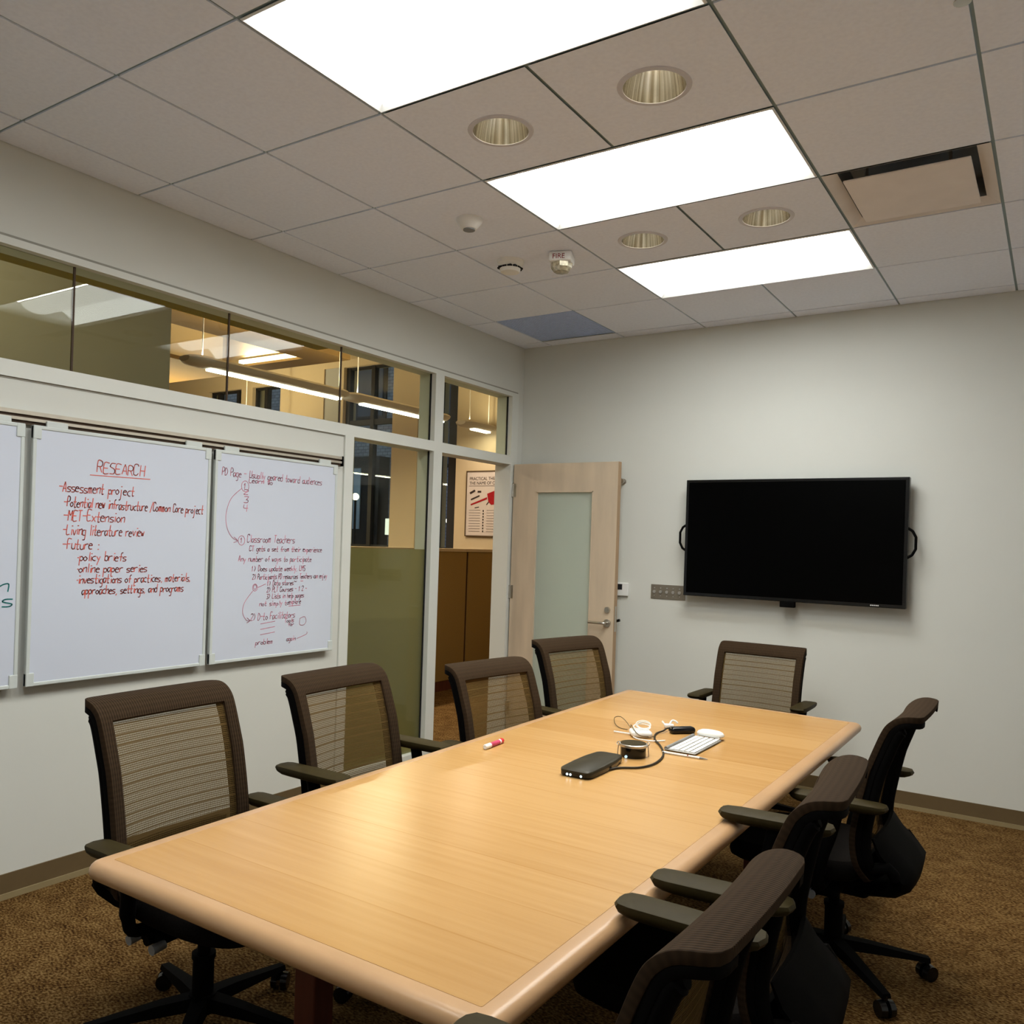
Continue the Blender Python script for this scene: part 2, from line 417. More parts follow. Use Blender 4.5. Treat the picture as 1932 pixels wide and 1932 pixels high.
# ceiling: tiles with dark reveals, openings where fixtures sit
TROFF = [(-2, -1), (0, 1), (2, 3), (4, 5)]
DOWN = [(i + 0.5, j + 0.5) for j in (1, 3) for i in (0, 1)]
def is_troffer(i, j): return i in (0, 1) and any(a == j for a, _ in TROFF)
def is_down(i, j): return (i + 0.5, j + 0.5) in DOWN
b = MB(); g = 0.006
ii = [-2.4012 + 1e-6] + list(range(-2, 6)) + [XR / UX - 2.4012]
jj = [YN / UY + 6.2181] + list(range(-5, 7)) + [6.2181]
for a in range(len(ii) - 1):
    for c in range(len(jj) - 1):
        i0, i1, j0, j1 = ii[a], ii[a+1], jj[c], jj[c+1]
        ci, cj = math.floor((i0 + i1) / 2), math.floor((j0 + j1) / 2)
        if is_troffer(ci, cj): continue
        if (ci, cj) == (2, 3) or ((ci, cj) == (-2, 5)): continue
        x0, x1, y0, y1 = GX(i0) + g, GX(i1) - g, GY(j0) + g, GY(j1) - g
        if x1 - x0 < .01 or y1 - y0 < .01: continue
        if is_down(ci, cj):
            cx, cy = (GX(i0) + GX(i1)) / 2, (GY(j0) + GY(j1)) / 2; n = 32; R = 0.104
            inner = [(cx + R*cos(2*pi*k/n), cy + R*sin(2*pi*k/n)) for k in range(n)]
            outer = []
            for k in range(n):
                a_ = 2*pi*k/n; dx, dy = cos(a_), sin(a_)
                t = min((x1-cx)/abs(dx) if abs(dx) > 1e-6 else 9, (y1-cy)/abs(dy) if abs(dy) > 1e-6 else 9)
                outer.append((cx + dx*t, cy + dy*t))
            corners = [(x1, y1), (x0, y1), (x0, y0), (x1, y0)]
            v = [(x, y, H) for x, y in inner + outer + corners]
            F = [(k, (k+1) % n, n+(k+1) % n, n+k) for k in range(n)]
            for q in range(4):
                k0 = q*8 + 4 - 1
                ang = atan2(corners[q][1]-cy, corners[q][0]-cx) % (2*pi)
                k0 = int(ang / (2*pi/n)) % n
                F.append((n+k0, n+(k0+1) % n, 2*n+q))
            b.add(v, F)
        else:
            b.box((x0, y0, H), (x1, y1, H + 0.018))
struct(b.build('ceiling', M_TILE, smooth=0))
b = MB()     # the grid bars seen in the reveals, and the deck above
def grid_bar(lo, hi): b.box(lo, hi)
for i in list(range(-2, 6)): 
    for c in range(len(jj) - 1):
        j0, j1 = jj[c], jj[c+1]; cj = math.floor((j0 + j1) / 2)
        if i == 1 and any(a == cj for a, _ in TROFF): continue
        grid_bar((GX(i) - .012, GY(j0), H + 0.006), (GX(i) + .012, GY(j1), H + 0.03))
for j in list(range(-5, 7)):
    grid_bar((0, GY(j) - .012, H + 0.0062), (XR, GY(j) + .012, H + 0.03))
b.box((0, YN, H + 0.0064), (.012, 0, H + 0.03)); b.box((0, -.012, H + 0.0064), (XR, 0, H + 0.03))
struct(b.build('trim_1', M_BAR, smooth=0))
b = MB(); b.box((0, YN, H + 0.20), (XR, 0, H + 0.25)); struct(b.build('ceiling_deck', M_DARK, smooth=0))

# baseboards: flat band with a lighter toe at the carpet
def baseboard(name, segs):
    b = MB()
    for (x0, y0, x1, y1, nx, ny) in segs:
        for (d, z0, z1, mi) in ((.007, .024, .102, 0), (.013, 0.0, .024, 1)):
            b.box((min(x0, x1, x0 + nx*d, x1 + nx*d), min(y0, y1, y0 + ny*d, y1 + ny*d), z0),
                  (max(x0, x1, x0 + nx*d, x1 + nx*d), max(y0, y1, y0 + ny*d, y1 + ny*d), z1), mi)
    struct(b.build(name, [M_BASE, M_TOE], smooth=0))
baseboard('baseboard_left', [(0, YN, 0, JL0, 1, 0)])
baseboard('baseboard_back', [(0, 0, XR, 0, 0, -1)])
baseboard('baseboard_right', [(XR, YN, XR, 0, -1, 0)])

# painted frames of the glazed wall
b = MB(); F0, F1 = -T - .006, .012
b.box((F0, YN, HEAD0), (F1, JR1, HEAD1)); b.box((F0, YN, SILL0), (F1, JR1, SILL1))
b.box((F0, JL0, 0), (F1, JL1, SILL0)); b.box((F0, MU0, 0), (F1, MU1, SILL0)); b.box((F0, MU0, SILL1), (F1, MU1, HEAD0))
b.box((F0, JR0, 0), (F1, JR1, SILL0)); b.box((F0, JR0, SILL1), (F1, JR1, HEAD0))
b.box((F0, JL1, 0), (F1, MU0, .10))
struct(b.build('trim_2', M_FRAME, smooth=0))
b = MB()   # dark shadow reveal over the head frame, and reveals under the transom
b.box((0, YN, HEAD1), (.004, JR1, HEAD1 + .012)); b.box((0, YN, SILL0 - .007), (.0035, JL0, SILL0))
struct(b.build('trim_3', mat('reveal grey', (0.33, 0.32, 0.28), 0.8, .1, noise=(9, .05)), smooth=0))

GXP = -0.030       # glass plane
def pane(y0, y1, z0, z1, parent, name='pane', m=M_GLASS, x=GXP):
    b = MB(); b.box((x - .004, y0, z0), (x + .004, y1, z1)); return b.build(name, m, parent, smooth=0)
w1 = struct(empty('window_1'))
JO = [YN, -6.07, -5.25, -4.44, -3.623, -2.805, -1.991, MU0]
b = MB()
for k in range(len(JO) - 1):
    pane(JO[k] + .003, JO[k+1] - .003, SILL1, HEAD0, w1)
    if k: b.box((GXP - .0045, JO[k] - .004, SILL1), (GXP + .0045, JO[k] + .004, HEAD0))
b.build('gasket', M_RAILD, w1, smooth=0)
w2 = struct(empty('window_2')); pane(MU1, JR0, SILL1, HEAD0, w2)
b = MB(); b.box((GXP - .006, JR0 - .006, SILL1), (GXP + .006, JR0, HEAD0)); b.build('gasket', M_DARK, w2, smooth=0)
w3 = struct(empty('window_3')); pane(JL1, MU0, .10, SILL0, w3)
b = MB(); b.box((GXP - .0065, JL1 + .003, .10), (GXP - .0045, MU0 - .003, 1.442)); b.build('frosted_film', M_FILM, w3, smooth=0)
b = MB(); b.box((GXP - .006, MU0 - .006, .10), (GXP + .006, MU0, SILL0)); b.build('gasket', M_DARK, w3, smooth=0)
b = MB(); b.box((GXP - .006, MU0 - .006, SILL1), (GXP + .006, MU0, HEAD0)); b.build('gasket', M_DARK, w1, smooth=0)

# open door leaf standing along the back wall
d = struct(empty('door_1'))
DX0, DX1, DY0, DY1, DZ0, DZ1 = .026, .893, -.140, -.095, .012, 2.103
GL = (.228, .702, .24, 1.896)
b = MB()
b.box((DX0, DY0, DZ0), (GL[0], DY1, DZ1)); b.box((GL[1], DY0, DZ0), (DX1, DY1, DZ1))
b.box((GL[0], DY0, GL[3]), (GL[1], DY1, DZ1)); b.box((GL[0], DY0, DZ0), (GL[1], DY1, GL[2]))
b.build('door_leaf', M_MAPLE, d, smooth=0)
b = MB(); b.box((DX1, DY0 + .001, DZ0), (DX1 + .003, DY1, DZ1)); b.build('door_edge', M_EDGE, d, smooth=0)
b = MB(); q = .008
for (x0, x1, z0, z1) in ((GL[0], GL[0]+q, GL[2], GL[3]), (GL[1]-q, GL[1], GL[2], GL[3]), (GL[0], GL[1], GL[3]-q, GL[3]), (GL[0], GL[1], GL[2], GL[2]+q)):
    b.box((x0, DY0 - .002, z0), (x1, DY1 + .002, z1))
b.build('glazing_bead', M_MAPLE, d, smooth=0)
b = MB(); b.box((GL[0], DY0 + .016, GL[2]), (GL[1], DY0 + .024, GL[3])); b.build('glass_pane', M_DOORGLASS, d, smooth=0)
b = MB(); hx, hz = .846, .960
b.tube([(hx, DY0, hz), (hx, DY0 - .012, hz)], .027, 24); b.tube([(hx, DY0 - .01, hz), (hx, DY0 - .055, hz)], .010, 12)
b.tube(catmull([(hx, DY0 - .05, hz), (hx - .02, DY0 - .058, hz), (hx - .07, DY0 - .055, hz), (hx - .125, DY0 - .05, hz)]), .0095, 12)
tag(b.build('lever_handle', M_STEEL, d), 'steel lever handle')
b = MB(); b.tube([(hx - .002, DY0, 1.053), (hx - .002, DY0 - .012, 1.053)], [.022, .020], 24); b.box((hx - .012, DY0 - .018, 1.049), (hx + .008, DY0 - .012, 1.057)); b.build('deadbolt', M_STEEL, d)
b = MB(); b.tube([(hx, DY1, hz), (hx, DY1 + .03, hz)], .02, 16); b.tube([(hx, DY1 + .03, hz), (.905, DY1 + .035, hz + .02)], .010, 12); b.build('rear_lever', M_GLOSSBLACK, d)
b = MB(); b.box((DX1 + .0025, DY0 + .010, .90), (DX1 + .0045, DY1 - .010, 1.08)); b.build('latch_plate', M_STEEL, d, smooth=0)
for hz_ in (1.905, 1.135, .25):
    b = MB(); b.tube([(.018, DY0 + .003, hz_ - .05), (.018, DY0 + .003, hz_ + .05)], .008, 12); b.box((.013, DY0 - .002, hz_ - .05), (.05, DY0 - .0005, hz_ + .05)); b.build('hinge', M_STEEL, d)

# ------------------------------------------------------------------ open office beyond the glazing
b = MB(); b.box((-1.42, YN, 0), (-1.30, -2.24, OFH)); struct(b.build('wall_corridor', M_OLIVE, smooth=0))
b = MB(); b.box((OFX - T, YN, 0), (OFX, OFY, OFH)); struct(b.build('wall_office_left', M_CREAM, smooth=0))
b = MB(); b.box((OFX, YN, OFH), (-T, OFY + T, OFH + .1)); struct(b.build('ceiling_office', M_TANCEIL, smooth=0))
b = MB(); b.box((-T, T, 0), (0, OFY + T, OFH)); struct(b.build('wall_office_right', M_CREAM, smooth=0))
OPEN = [(-7.15, -6.42, 1.40, 3.62), (-6.18, -5.60, 1.40, 3.62), (-4.76, -4.44, 1.40, 3.76), (-4.40, -3.54, 1.40, 3.75), (-3.13, -3.045, 1.40, 3.0), (-2.84, -2.525, 1.40, 3.47)]
b = MB(); x = OFX
for (x0, x1, z0, z1) in OPEN:
    b.box((x, OFY, 0), (x0, OFY + .25, OFH)); b.box((x0, OFY, 0), (x1, OFY + .25, z0)); b.box((x0, OFY, z1), (x1, OFY + .25, OFH)); x = x1
b.box((x, OFY, 0), (0, OFY + .25, OFH))
struct(b.build('wall_office_back', M_CREAM, smooth=0))
bars = {0: [-6.98, -6.55], 1: [-5.95], 3: [-4.36, -3.93], 4: [-3.09], 5: [-2.615]}
n = 4
for k, (x0, x1, z0, z1) in enumerate(OPEN):
    if k == 2: continue
    w = struct(empty('window_%d' % n)); n += 1
    b = MB(); fw = .03
    for (a0, a1, c0, c1) in ((x0, x0+fw, z0, z1), (x1-fw, x1, z0, z1), (x0, x1, z0, z0+fw), (x0, x1, z1-fw, z1), (x0, x1, 2.98, 3.05)):
        if k == 4 and a1 - a0 < .05 and c0 == z0 and c1 == z1: continue
        b.box((a0, OFY + .06, c0), (a1, OFY + .12, c1))
    for xb in bars.get(k, []): b.box((xb - .03 - (.03 if k == 5 else 0), OFY + .05, z0), (xb + .03 + (.03 if k == 5 else 0), OFY + .13, z1))
    b.build('frame', M_BRONZE, w, smooth=0)
    b = MB(); b.box((x0, OFY + .085, z0), (x1, OFY + .092, z1)); b.build('pane', M_GLASS, w, smooth=0)
b = MB(); b.box((OPEN[2][0], OFY + .02, OPEN[2][2]), (OPEN[2][1], OFY + .05, OPEN[2][3])); struct(b.build('trim_4', M_GREYPAINT, smooth=0))
b = MB(); b.box((OPEN[0][0] - .2, OFY - .03, 1.36), (-.2, OFY, 1.40)); struct(b.build('trim_5', M_CREAM, smooth=0))
b = MB(); b.box((-.27, YN, 2.632), (-T - .01, -1.95, OFH)); struct(b.build('trim_6', mat('yellow brown soffit', (.34, .25, .05), .8, .1, noise=(3, .04)), smooth=0))
# partition with brown cloth panels and a pale cap
b = MB()
for (y0, y1) in ((-2.1, -.55), (-.535, .98 + .6), (1.61, OFY - .05)):
    b.box((-1.70, y0, .10), (-1.60, y1, 1.40), 0, .008)
b.box((-1.69, -2.1, 0), (-1.61, OFY - .05, .10), 1); b.box((-1.69, -2.1, .1), (-1.61, OFY - .05, 1.39), 2)
b.box((-1.71, -2.1, 1.40), (-1.59, OFY - .05, 1.43), 3)
struct(b.build('wall_partition', [M_PART, M_LEG, mat('seam brown', (.045, .022, .01), .9, .1, noise=(9, .05)), M_CREAM], smooth=0))
# brown dropped soffit with a lit recess
SX0, SX1, SY0, SY1, SZ0, SZ1 = -6.4, -2.50, -3.6, .70, 3.30, 3.72
RX0, RX1, RY0, RY1 = -4.15, -2.90, -1.45, .44
b = MB()
b.box((SX0, SY0, SZ0), (RX0, SY1, SZ1)); b.box((RX1, SY0, SZ0), (SX1, SY1, SZ1)); b.box((RX0, SY0, SZ0), (RX1, RY0, SZ1)); b.box((RX0, RY1, SZ0), (RX1, SY1, SZ1))
b.box((RX0, RY0, SZ1 - .06), (RX1, RY1, SZ1), 1)
for (lo, hi) in (((RX0, RY0, SZ0 + .04), (RX0 + .006, RY1, SZ1)), ((RX1 - .006, RY0, SZ0 + .04), (RX1, RY1, SZ1)), ((RX0, RY0, SZ0 + .04), (RX1, RY0 + .006, SZ1)), ((RX0, RY1 - .006, SZ0 + .04), (RX1, RY1, SZ1))):
    b.box(lo, hi, 1)
struct(b.build('ceiling_soffit', [M_BROWN, M_CREAM], smooth=0))
def cove(name, lo, hi, label):
    r = empty(name, ((lo[0]+hi[0])/2, (lo[1]+hi[1])/2, lo[2]))
    L_ = r.location
    b = MB(); b.box([a - c for a, c in zip(lo, L_)], [a - c for a, c in zip(hi, L_)]); b.build('lamp_tube', emit('cove glow', WARM_TINT, COVE_E), r, smooth=0)
    b = MB(); b.box((lo[0]-L_[0]-.008, lo[1]-L_[1]-.008, hi[2]-L_[2]), (hi[0]-L_[0]+.008, hi[1]-L_[1]+.008, hi[2]-L_[2]+.02)); b.build('tray', M_CREAM, r, smooth=0)
    ld = bpy.data.lights.new('strip lamp', 'AREA'); ld.shape = 'RECTANGLE'; ld.size = hi[0]-lo[0]; ld.size_y = hi[1]-lo[1]; ld.energy = 7; ld.color = (1, .78, .45)
    lo_ = bpy.data.objects.new('lamp_beam', ld); COL.objects.link(lo_); lo_.parent = r; lo_.location = (0, 0, hi[2]-L_[2]+.03); lo_.rotation_euler = (pi, 0, 0)
    tag(r, label, 'strip light', 'strip lights in the brown soffit recess'); return r
cove('strip_light', (-3.02, -1.05, SZ0 + .06), (-2.93, .08, SZ0 + .09), 'long warm strip light along the near side of the brown soffit recess')
cove('strip_light', (-3.78, .36, SZ0 + .02), (-2.94, .42, SZ0 + .05), 'short warm strip light across the far end of the brown soffit recess')

# linear pendants
def pendant(y0, y1, label, px=-2.0, pz=2.77):
    r = empty('pendant_light', (px, (y0+y1)/2, pz)); h = (y1-y0)/2
    prof = [(-.115, .055), (-.10, .03), (-.06, .008), (0, 0), (.06, .008), (.10, .03), (.115, .055), (.09, .075), (0, .085), (-.09, .075)]
    b = MB(); n = len(prof); v = []
    ys = [(-h, .55), (-h + .04, .9), (-h + .10, 1), (h - .10, 1), (h - .04, .9), (h, .55)]
    for (y, s_) in ys: v += [(x*s_, y, .045 + (z-.045)*s_) for x, z in prof]
    F = [(a*n+j, a*n+(j+1) % n, (a+1)*n+(j+1) % n, (a+1)*n+j) for a in range(len(ys)-1) for j in range(n)]
    F += [tuple(range(n))[::-1], tuple((len(ys)-1)*n+j for j in range(n))]
    b.add(v, F); b.build('housing', mat('pendant shell', (.50, .45, .38), .5, .3, noise=(9, .03)), r)
    b = MB(); b.box((-.030, -h + .22, -.010), (.030, h - .06, .004)); b.build('lamp_lens', emit('pendant glow', (1.0, .93, .80), PENDANT_E), r, smooth=0)
    for yy in (-h + .16, h - .06):
        b = MB(); b.tube([(0, yy, .08), (.0, yy, OFH - pz)], .005, 8); b.build('hanger', M_CREAMPL, r)
    for up in (0, 1):
        ld = bpy.data.lights.new('pendant lamp', 'AREA'); ld.shape = 'RECTANGLE'; ld.size = .06; ld.size_y = max(.3, 2*h - .3); ld.energy = PENDANT_W*(h/.8)**2.2*(.5 if up else .5); ld.color = (1, .82, .56)
        lo = bpy.data.objects.new('lamp_beam', ld); COL.objects.link(lo); lo.parent = r; lo.location = (0, 0, .10 if up else -.014); lo.rotation_euler = (pi if up else 0, 0, 0)
    tag(r, label, 'pendant light', 'linear pendants in the open office')
pendant(-1.62, .10, 'linear pendant hanging in front of the brown soffit, seen through the clerestory')
pendant(.12, 1.66, 'linear pendant crossing the tall dark windows, in line behind the first one')
pendant(-1.2, 1.9, 'added second row linear pendant farther into the open office, unseen below the clerestory sill', -5.4, 2.50)  # added out of sight to brighten the far office
pendant(1.95, 2.55, 'short end of a linear pendant seen through the pane over the door')

def corridor_fill_light(y, label):  # added fixture, out of view, to brighten the corridor and office
    r = empty('corridor_fill_light', (-.70, y, OFH)); b = MB(); b.box((-.15, -.6, -.06), (.15, .6, 0), 0, .01); b.build('housing', M_CREAMPL, r, smooth=0)
    b = MB(); b.box((-.13, -.58, -.066), (.13, .58, -.060)); b.build('lamp_lens', emit('corridor fill glow', WARM_TINT, 3.0), r, smooth=0)
    ld = bpy.data.lights.new('corridor fill lamp', 'AREA'); ld.shape = 'RECTANGLE'; ld.size = .24; ld.size_y = 1.1; ld.energy = CORRIDOR_FILL_W; ld.color = (1, .88, .68)
    lo = bpy.data.objects.new('lamp_beam', ld); COL.objects.link(lo); lo.parent = r; lo.location = (0, 0, -.07)
    tag(r, label, 'ceiling light')
corridor_fill_light(-4.6, 'added corridor light beyond the clerestory, unseen above its head frame')
# poster on the office wall, to the right of the narrow window
po = empty('framed_poster', (-2.02, OFY, 1.955))
b = MB(); pw, ph, t_ = .31, .372, .013
b.box((-pw, -.03, -ph), (pw, -.004, ph)); b.build('backing', M_PAPER, po, smooth=0)
b = MB()
for (x0, x1, z0, z1) in ((-pw-t_, -pw, -ph-t_, ph+t_), (pw, pw+t_, -ph-t_, ph+t_), (-pw, pw, ph, ph+t_), (-pw, pw, -ph-t_, -ph)): b.box((x0, -.036, z0), (x1, 0, z1))
b.build('frame', mat('dark oak frame', (.06, .035, .015), .5, .3, noise=(14, .1)), po, smooth=0)
def text_obj(name, body, size, m, parent, loc, rot, align='LEFT', sx=1.0):
    cu = bpy.data.curves.new(name, 'FONT'); cu.body = body; cu.size = size; cu.align_x = align; cu.extrude = .0004
    cu.materials.append(m)
    tmp = bpy.data.objects.new('tmp text', cu); COL.objects.link(tmp); bpy.context.view_layer.update()
    me = bpy.data.meshes.new_from_object(tmp.evaluated_get(bpy.context.evaluated_depsgraph_get())); me.name = name
    bpy.data.objects.remove(tmp)
    o = bpy.data.objects.new(name, me); COL.objects.link(o); o.parent = parent; o.location = loc; o.rotation_euler = rot; o.scale = (sx, 1, 1)
    return o
text_obj('heading', 'PRACTICAL THEORY IN\nTHE NAME OF COOKING', .052, M_INK, po, (-.275, -.0315, .275), (pi/2, 0, 0), sx=.93)
b = MB(); b.box((-.28, -.032, .205), (.28, -.0305, .209)); 
def quad(b, pts, y0=-.0325, y1=-.0305, mi=0):
    n = len(pts); b.add([(x, y0, z) for x, z in pts] + [(x, y1, z) for x, z in pts], [tuple(range(n)), tuple(range(n, 2*n))[::-1]] + [(i, n+i, n+(i+1) % n, (i+1) % n) for i in range(n)], mi)
quad(b, [(-.27,.13),(-.20,.165),(-.185,.145),(-.255,.11)]); quad(b, [(-.155,.128),(-.155,.15),(-.105,.15),(-.105,.128)])
quad(b, [(-.25,.055),(-.13,.10),(-.125,.085),(-.245,.038)]); quad(b, [(-.03,-.01),(.0,.025),(.01,.018),(-.02,-.018)]); quad(b, [(-.19,-.045),(-.13,-.035),(-.13,-.045),(-.19,-.055)]); quad(b, [(.14,-.03),(.19,-.03),(.19,-.04),(.14,-.04)])
for k in range(8): quad(b, [(-.075,-.075-.034*k),(-.060,-.075-.034*k),(-.060,-.095-.034*k),(-.075,-.095-.034*k)])
for k in range(9):
    z = -.075 - .031*k
    for (x0, x1) in ((-.27, -.11), (-.02, .2 - .02*(k % 3))): quad(b, [(x0, z), (x1, z), (x1, z-.003), (x0, z-.003)])
b.build('print', M_INK, po, smooth=0)
b = MB(); quad(b, [(-.25,-.005),(-.02,.075),(-.02,.05),(-.245,-.022)]); quad(b, [(-.02,.115),(.10,.155),(.15,.06),(.14,.0),(.04,-.015),(.0,.02)]); quad(b, [(.13,.11),(.25,.14),(.25,.12),(.13,.085)]); quad(b, [(.14,.06),(.24,.045),(.24,.03),(.14,.04)])
b.build('red_diagram', M_REDINK, po, smooth=0)
tag(po, 'framed poster with a red exploded diagram on the cream office wall', 'poster')

# street side seen through the far windows
b = MB(); b.box((-26, 11.0, -1), (12, 11.4, 14)); struct(b.build('facade_stone', M_STONE, smooth=0))
b = MB(); b.box((-26, OFY + .3, -.3), (12, 11.0, -.2)); struct(b.build('street_ground', mat('asphalt', (.05, .05, .055), .8, .2, noise=(6, .2)), smooth=0))
for (x0, x1, z0, z1) in ((-14.2, -12.9, 4.0, 7.2), (-11.9, -10.9, 4.6, 7.6), (-18.5, -17.4, 3.8, 7), (-9.6, -8.7, 3.3, 6.6)):
    b = MB(); b.box((x0, 10.93, z0), (x1, 11.0, z1), 0); b.box((x0 + .08, 10.90, z0 + .08), (x1 - .08, 10.94, z1 - .08), 1)
    struct(b.build('window_facade', [M_BRONZE, mat('night glass', (.05, .06, .08), .1, .5, noise=(2, .1))], smooth=0))
b = MB(); b.box((-12.4, 10.6, -.2), (-10.75, 11.0, 3.6), 0); b.box((-11.8, 10.57, 1.75), (-11.35, 10.6, 3.3), 1)
struct(b.build('door_facade', [M_BRONZE, mat('dim shop glass', (.30, .36, .42), .2, .5, noise=(2, .1))], smooth=0))
def street_sign(name, x, z, w, h, m, label, y=10.4):
    r = empty(name, (x, y, z)); b = MB(); b.box((-w, -.02, -h), (w, .02, h), 0, .01); b.build('panel', m, r, smooth=0)
    b = MB(); b.tube([(0, .03, -z - .2), (0, .03, h)], .02, 8); b.build('post', M_GREYPL, r); tag(r, label, 'sign')
street_sign('street_sign', -10.2, 1.82, .11, .20, emit('lit white sign', (1, 1, .95), 1.1), 'small white street sign seen through the tall office window')
street_sign('street_sign', -8.25, 2.95, .12, .16, emit('lit blue sign', (.08, .18, 1), 1.2), 'blue lit sign seen left of the black post in the narrow window')
street_sign('street_sign', -7.45, 2.85, .10, .10, emit('lit green sign', (.05, .8, .35), 1.0), 'green lit sign seen right of the black post in the narrow window')
for k, (x, z, lab) in enumerate(((-11.15, 2.55, 'round white street lamp glowing through the tall office window'), (-8.2, 1.98, 'warm street lamp glowing left of the black post in the narrow window'), (-7.5, 2.0, 'warm street lamp glowing right of the black post in the narrow window'))):
    r = empty('street_lamp', (x, 10.2, -.2)); b = MB(); b.sphere((0, 0, z + .2), .09); b.build('globe', emit('street glow', (1, .9, .7), 4), r)
    b = MB(); b.tube([(0, 0, 0), (0, 0, z + .12)], .03, 8); b.build('post', M_BRONZE, r); tag(r, lab, 'street lamp')

# ------------------------------------------------------------------ ceiling fixtures
def troffer(i, j, label):
    x0, x1, y0, y1 = GX(i), GX(i+2), GY(j), GY(j+1)
    r = empty('ceiling_light', ((x0+x1)/2, (y0+y1)/2, H)); hx, hy = (x1-x0)/2 - .006, (y1-y0)/2 - .006
    fw = .024; b = MB()
    O_ = [(-hx, -hy), (hx, -hy), (hx, hy), (-hx, hy)]
    def ringpts(d_, z): return [(x - math.copysign(d_, x), y - math.copysign(d_, y), z) for x, y in O_]
    v = ringpts(0, .0) + ringpts(.004, -.004) + ringpts(.007, -.004) + ringpts(fw, .016) + ringpts(fw, .022) + ringpts(0, .022)
    b.add(v, [(r_*4+k, r_*4+(k+1) % 4, (r_+1)*4+(k+1) % 4, (r_+1)*4+k) for r_ in range(5) for k in range(4)] )
    b.box((-hx, -hy, .115), (hx, hy, .125))
    for (a0, a1, c0, c1) in ((-hx, hx, -hy, -hy+.006), (-hx, hx, hy-.006, hy), (-hx, -hx+.006, -hy, hy), (hx-.006, hx, -hy, hy)): b.box((a0, c0, .02), (a1, c1, .12))
    b.build('housing', M_WHITEPL, r, smooth=0)
    # curved centre basket with rounded ends
    ix = hx - fw - .006; bw = .135; nseg = 12; b = MB(); v = []; k = 0
    rows = []
    for a in range(nseg + 1):
        t = -1 + 2*a/nseg; y = bw*t; z = .030 + .040*(t*t); end = ix - .05 + .05*sqrt(max(0, 1 - t*t))
        rows.append([(-end, y, z), (end, y, z)])
    v = [p for rw in rows for p in rw]
    b.add(v, [(2*a, 2*a+1, 2*a+3, 2*a+2) for a in range(nseg)])
    b.build('lamp_basket', emit('basket glow', ROOM_TINT, TROFFER_BASKET), r)
    for sx in (-1, 1):
        b = MB(); b.tube([(sx*(ix - .05 + .05*sqrt(max(0, 1 - t_*t_)) + .002), bw*t_, .028 + .040*t_*t_) for t_ in [-1 + 2*k_/16 for k_ in range(17)]], .0035, 6); b.build('basket_rim', M_CREAMPL, r)
    # curved wings either side, made to glow as if lit by the lamps
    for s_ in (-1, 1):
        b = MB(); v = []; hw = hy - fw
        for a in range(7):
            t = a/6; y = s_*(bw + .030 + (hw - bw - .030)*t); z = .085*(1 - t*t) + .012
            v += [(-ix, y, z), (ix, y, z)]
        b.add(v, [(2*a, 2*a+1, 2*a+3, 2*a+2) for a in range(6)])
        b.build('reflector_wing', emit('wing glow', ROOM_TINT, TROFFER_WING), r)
    b = MB(); b.box((-ix + .02, -bw - .032, .078), (ix - .02, -bw + .004, .088)); b.build('lamp_slot', emit('slot glow', ROOM_TINT, TROFFER_SLOT), r, smooth=0)
    tag(r, label, 'ceiling light', 'recessed fluorescent ceiling lights')
troffer(0, 0, 'recessed ceiling light cut by the top of the picture, largest of the row')
troffer(0, 2, 'recessed ceiling light between the two pairs of downlights')
troffer(0, 4, 'recessed ceiling light closest to the wall with the screen')
troffer(0, -2, 'added recessed ceiling light above the camera, out of view')  # extra fixture added out of view to give the room more light

DL_LAB = {(0.5, 1.5): 'round downlight beside the corner of the largest ceiling light', (1.5, 1.5): 'round downlight right of the T-bar between the two largest ceiling lights',
          (0.5, 3.5): 'round downlight above the fire strobe, before the last ceiling light', (1.5, 3.5): 'round downlight closest to the square air diffuser'}
for (i, j) in DOWN:
    r = empty('downlight', (GX(i), GY(j), H))
    b = MB(); b.lathe([(.103, .0), (.103, -.004), (.120, -.003), (.122, .0)], n=40); b.build('trim_ring', mat('downlight ring', (.62, .61, .66), .5, .3, noise=(9, .03)), r)
    b = MB(); b.lathe([(.103, -.002), (.098, .03), (.088, .07), (.072, .11), (.05, .14), (.0, .145)], n=40); b.build('reflector', M_REFL, r)
    b = MB(); b.lathe([(.0, .085), (.022, .09), (.03, .11), (.02, .138)], n=20); b.build('lamp', emit('downlight glow', (1, .90, .70), 16.0), r)
    ld = bpy.data.lights.new('downlight lamp', 'SPOT'); ld.energy = DOWNLIGHT_W; ld.color = (1, .88, .66); ld.spot_size = radians(120); ld.spot_blend = .9; ld.shadow_soft_size = .06
    lo = bpy.data.objects.new('lamp_beam', ld); COL.objects.link(lo); lo.parent = r; lo.location = (0, 0, -.01)
    tag(r, DL_LAB[(i, j)], 'downlight', 'round recessed downlights')

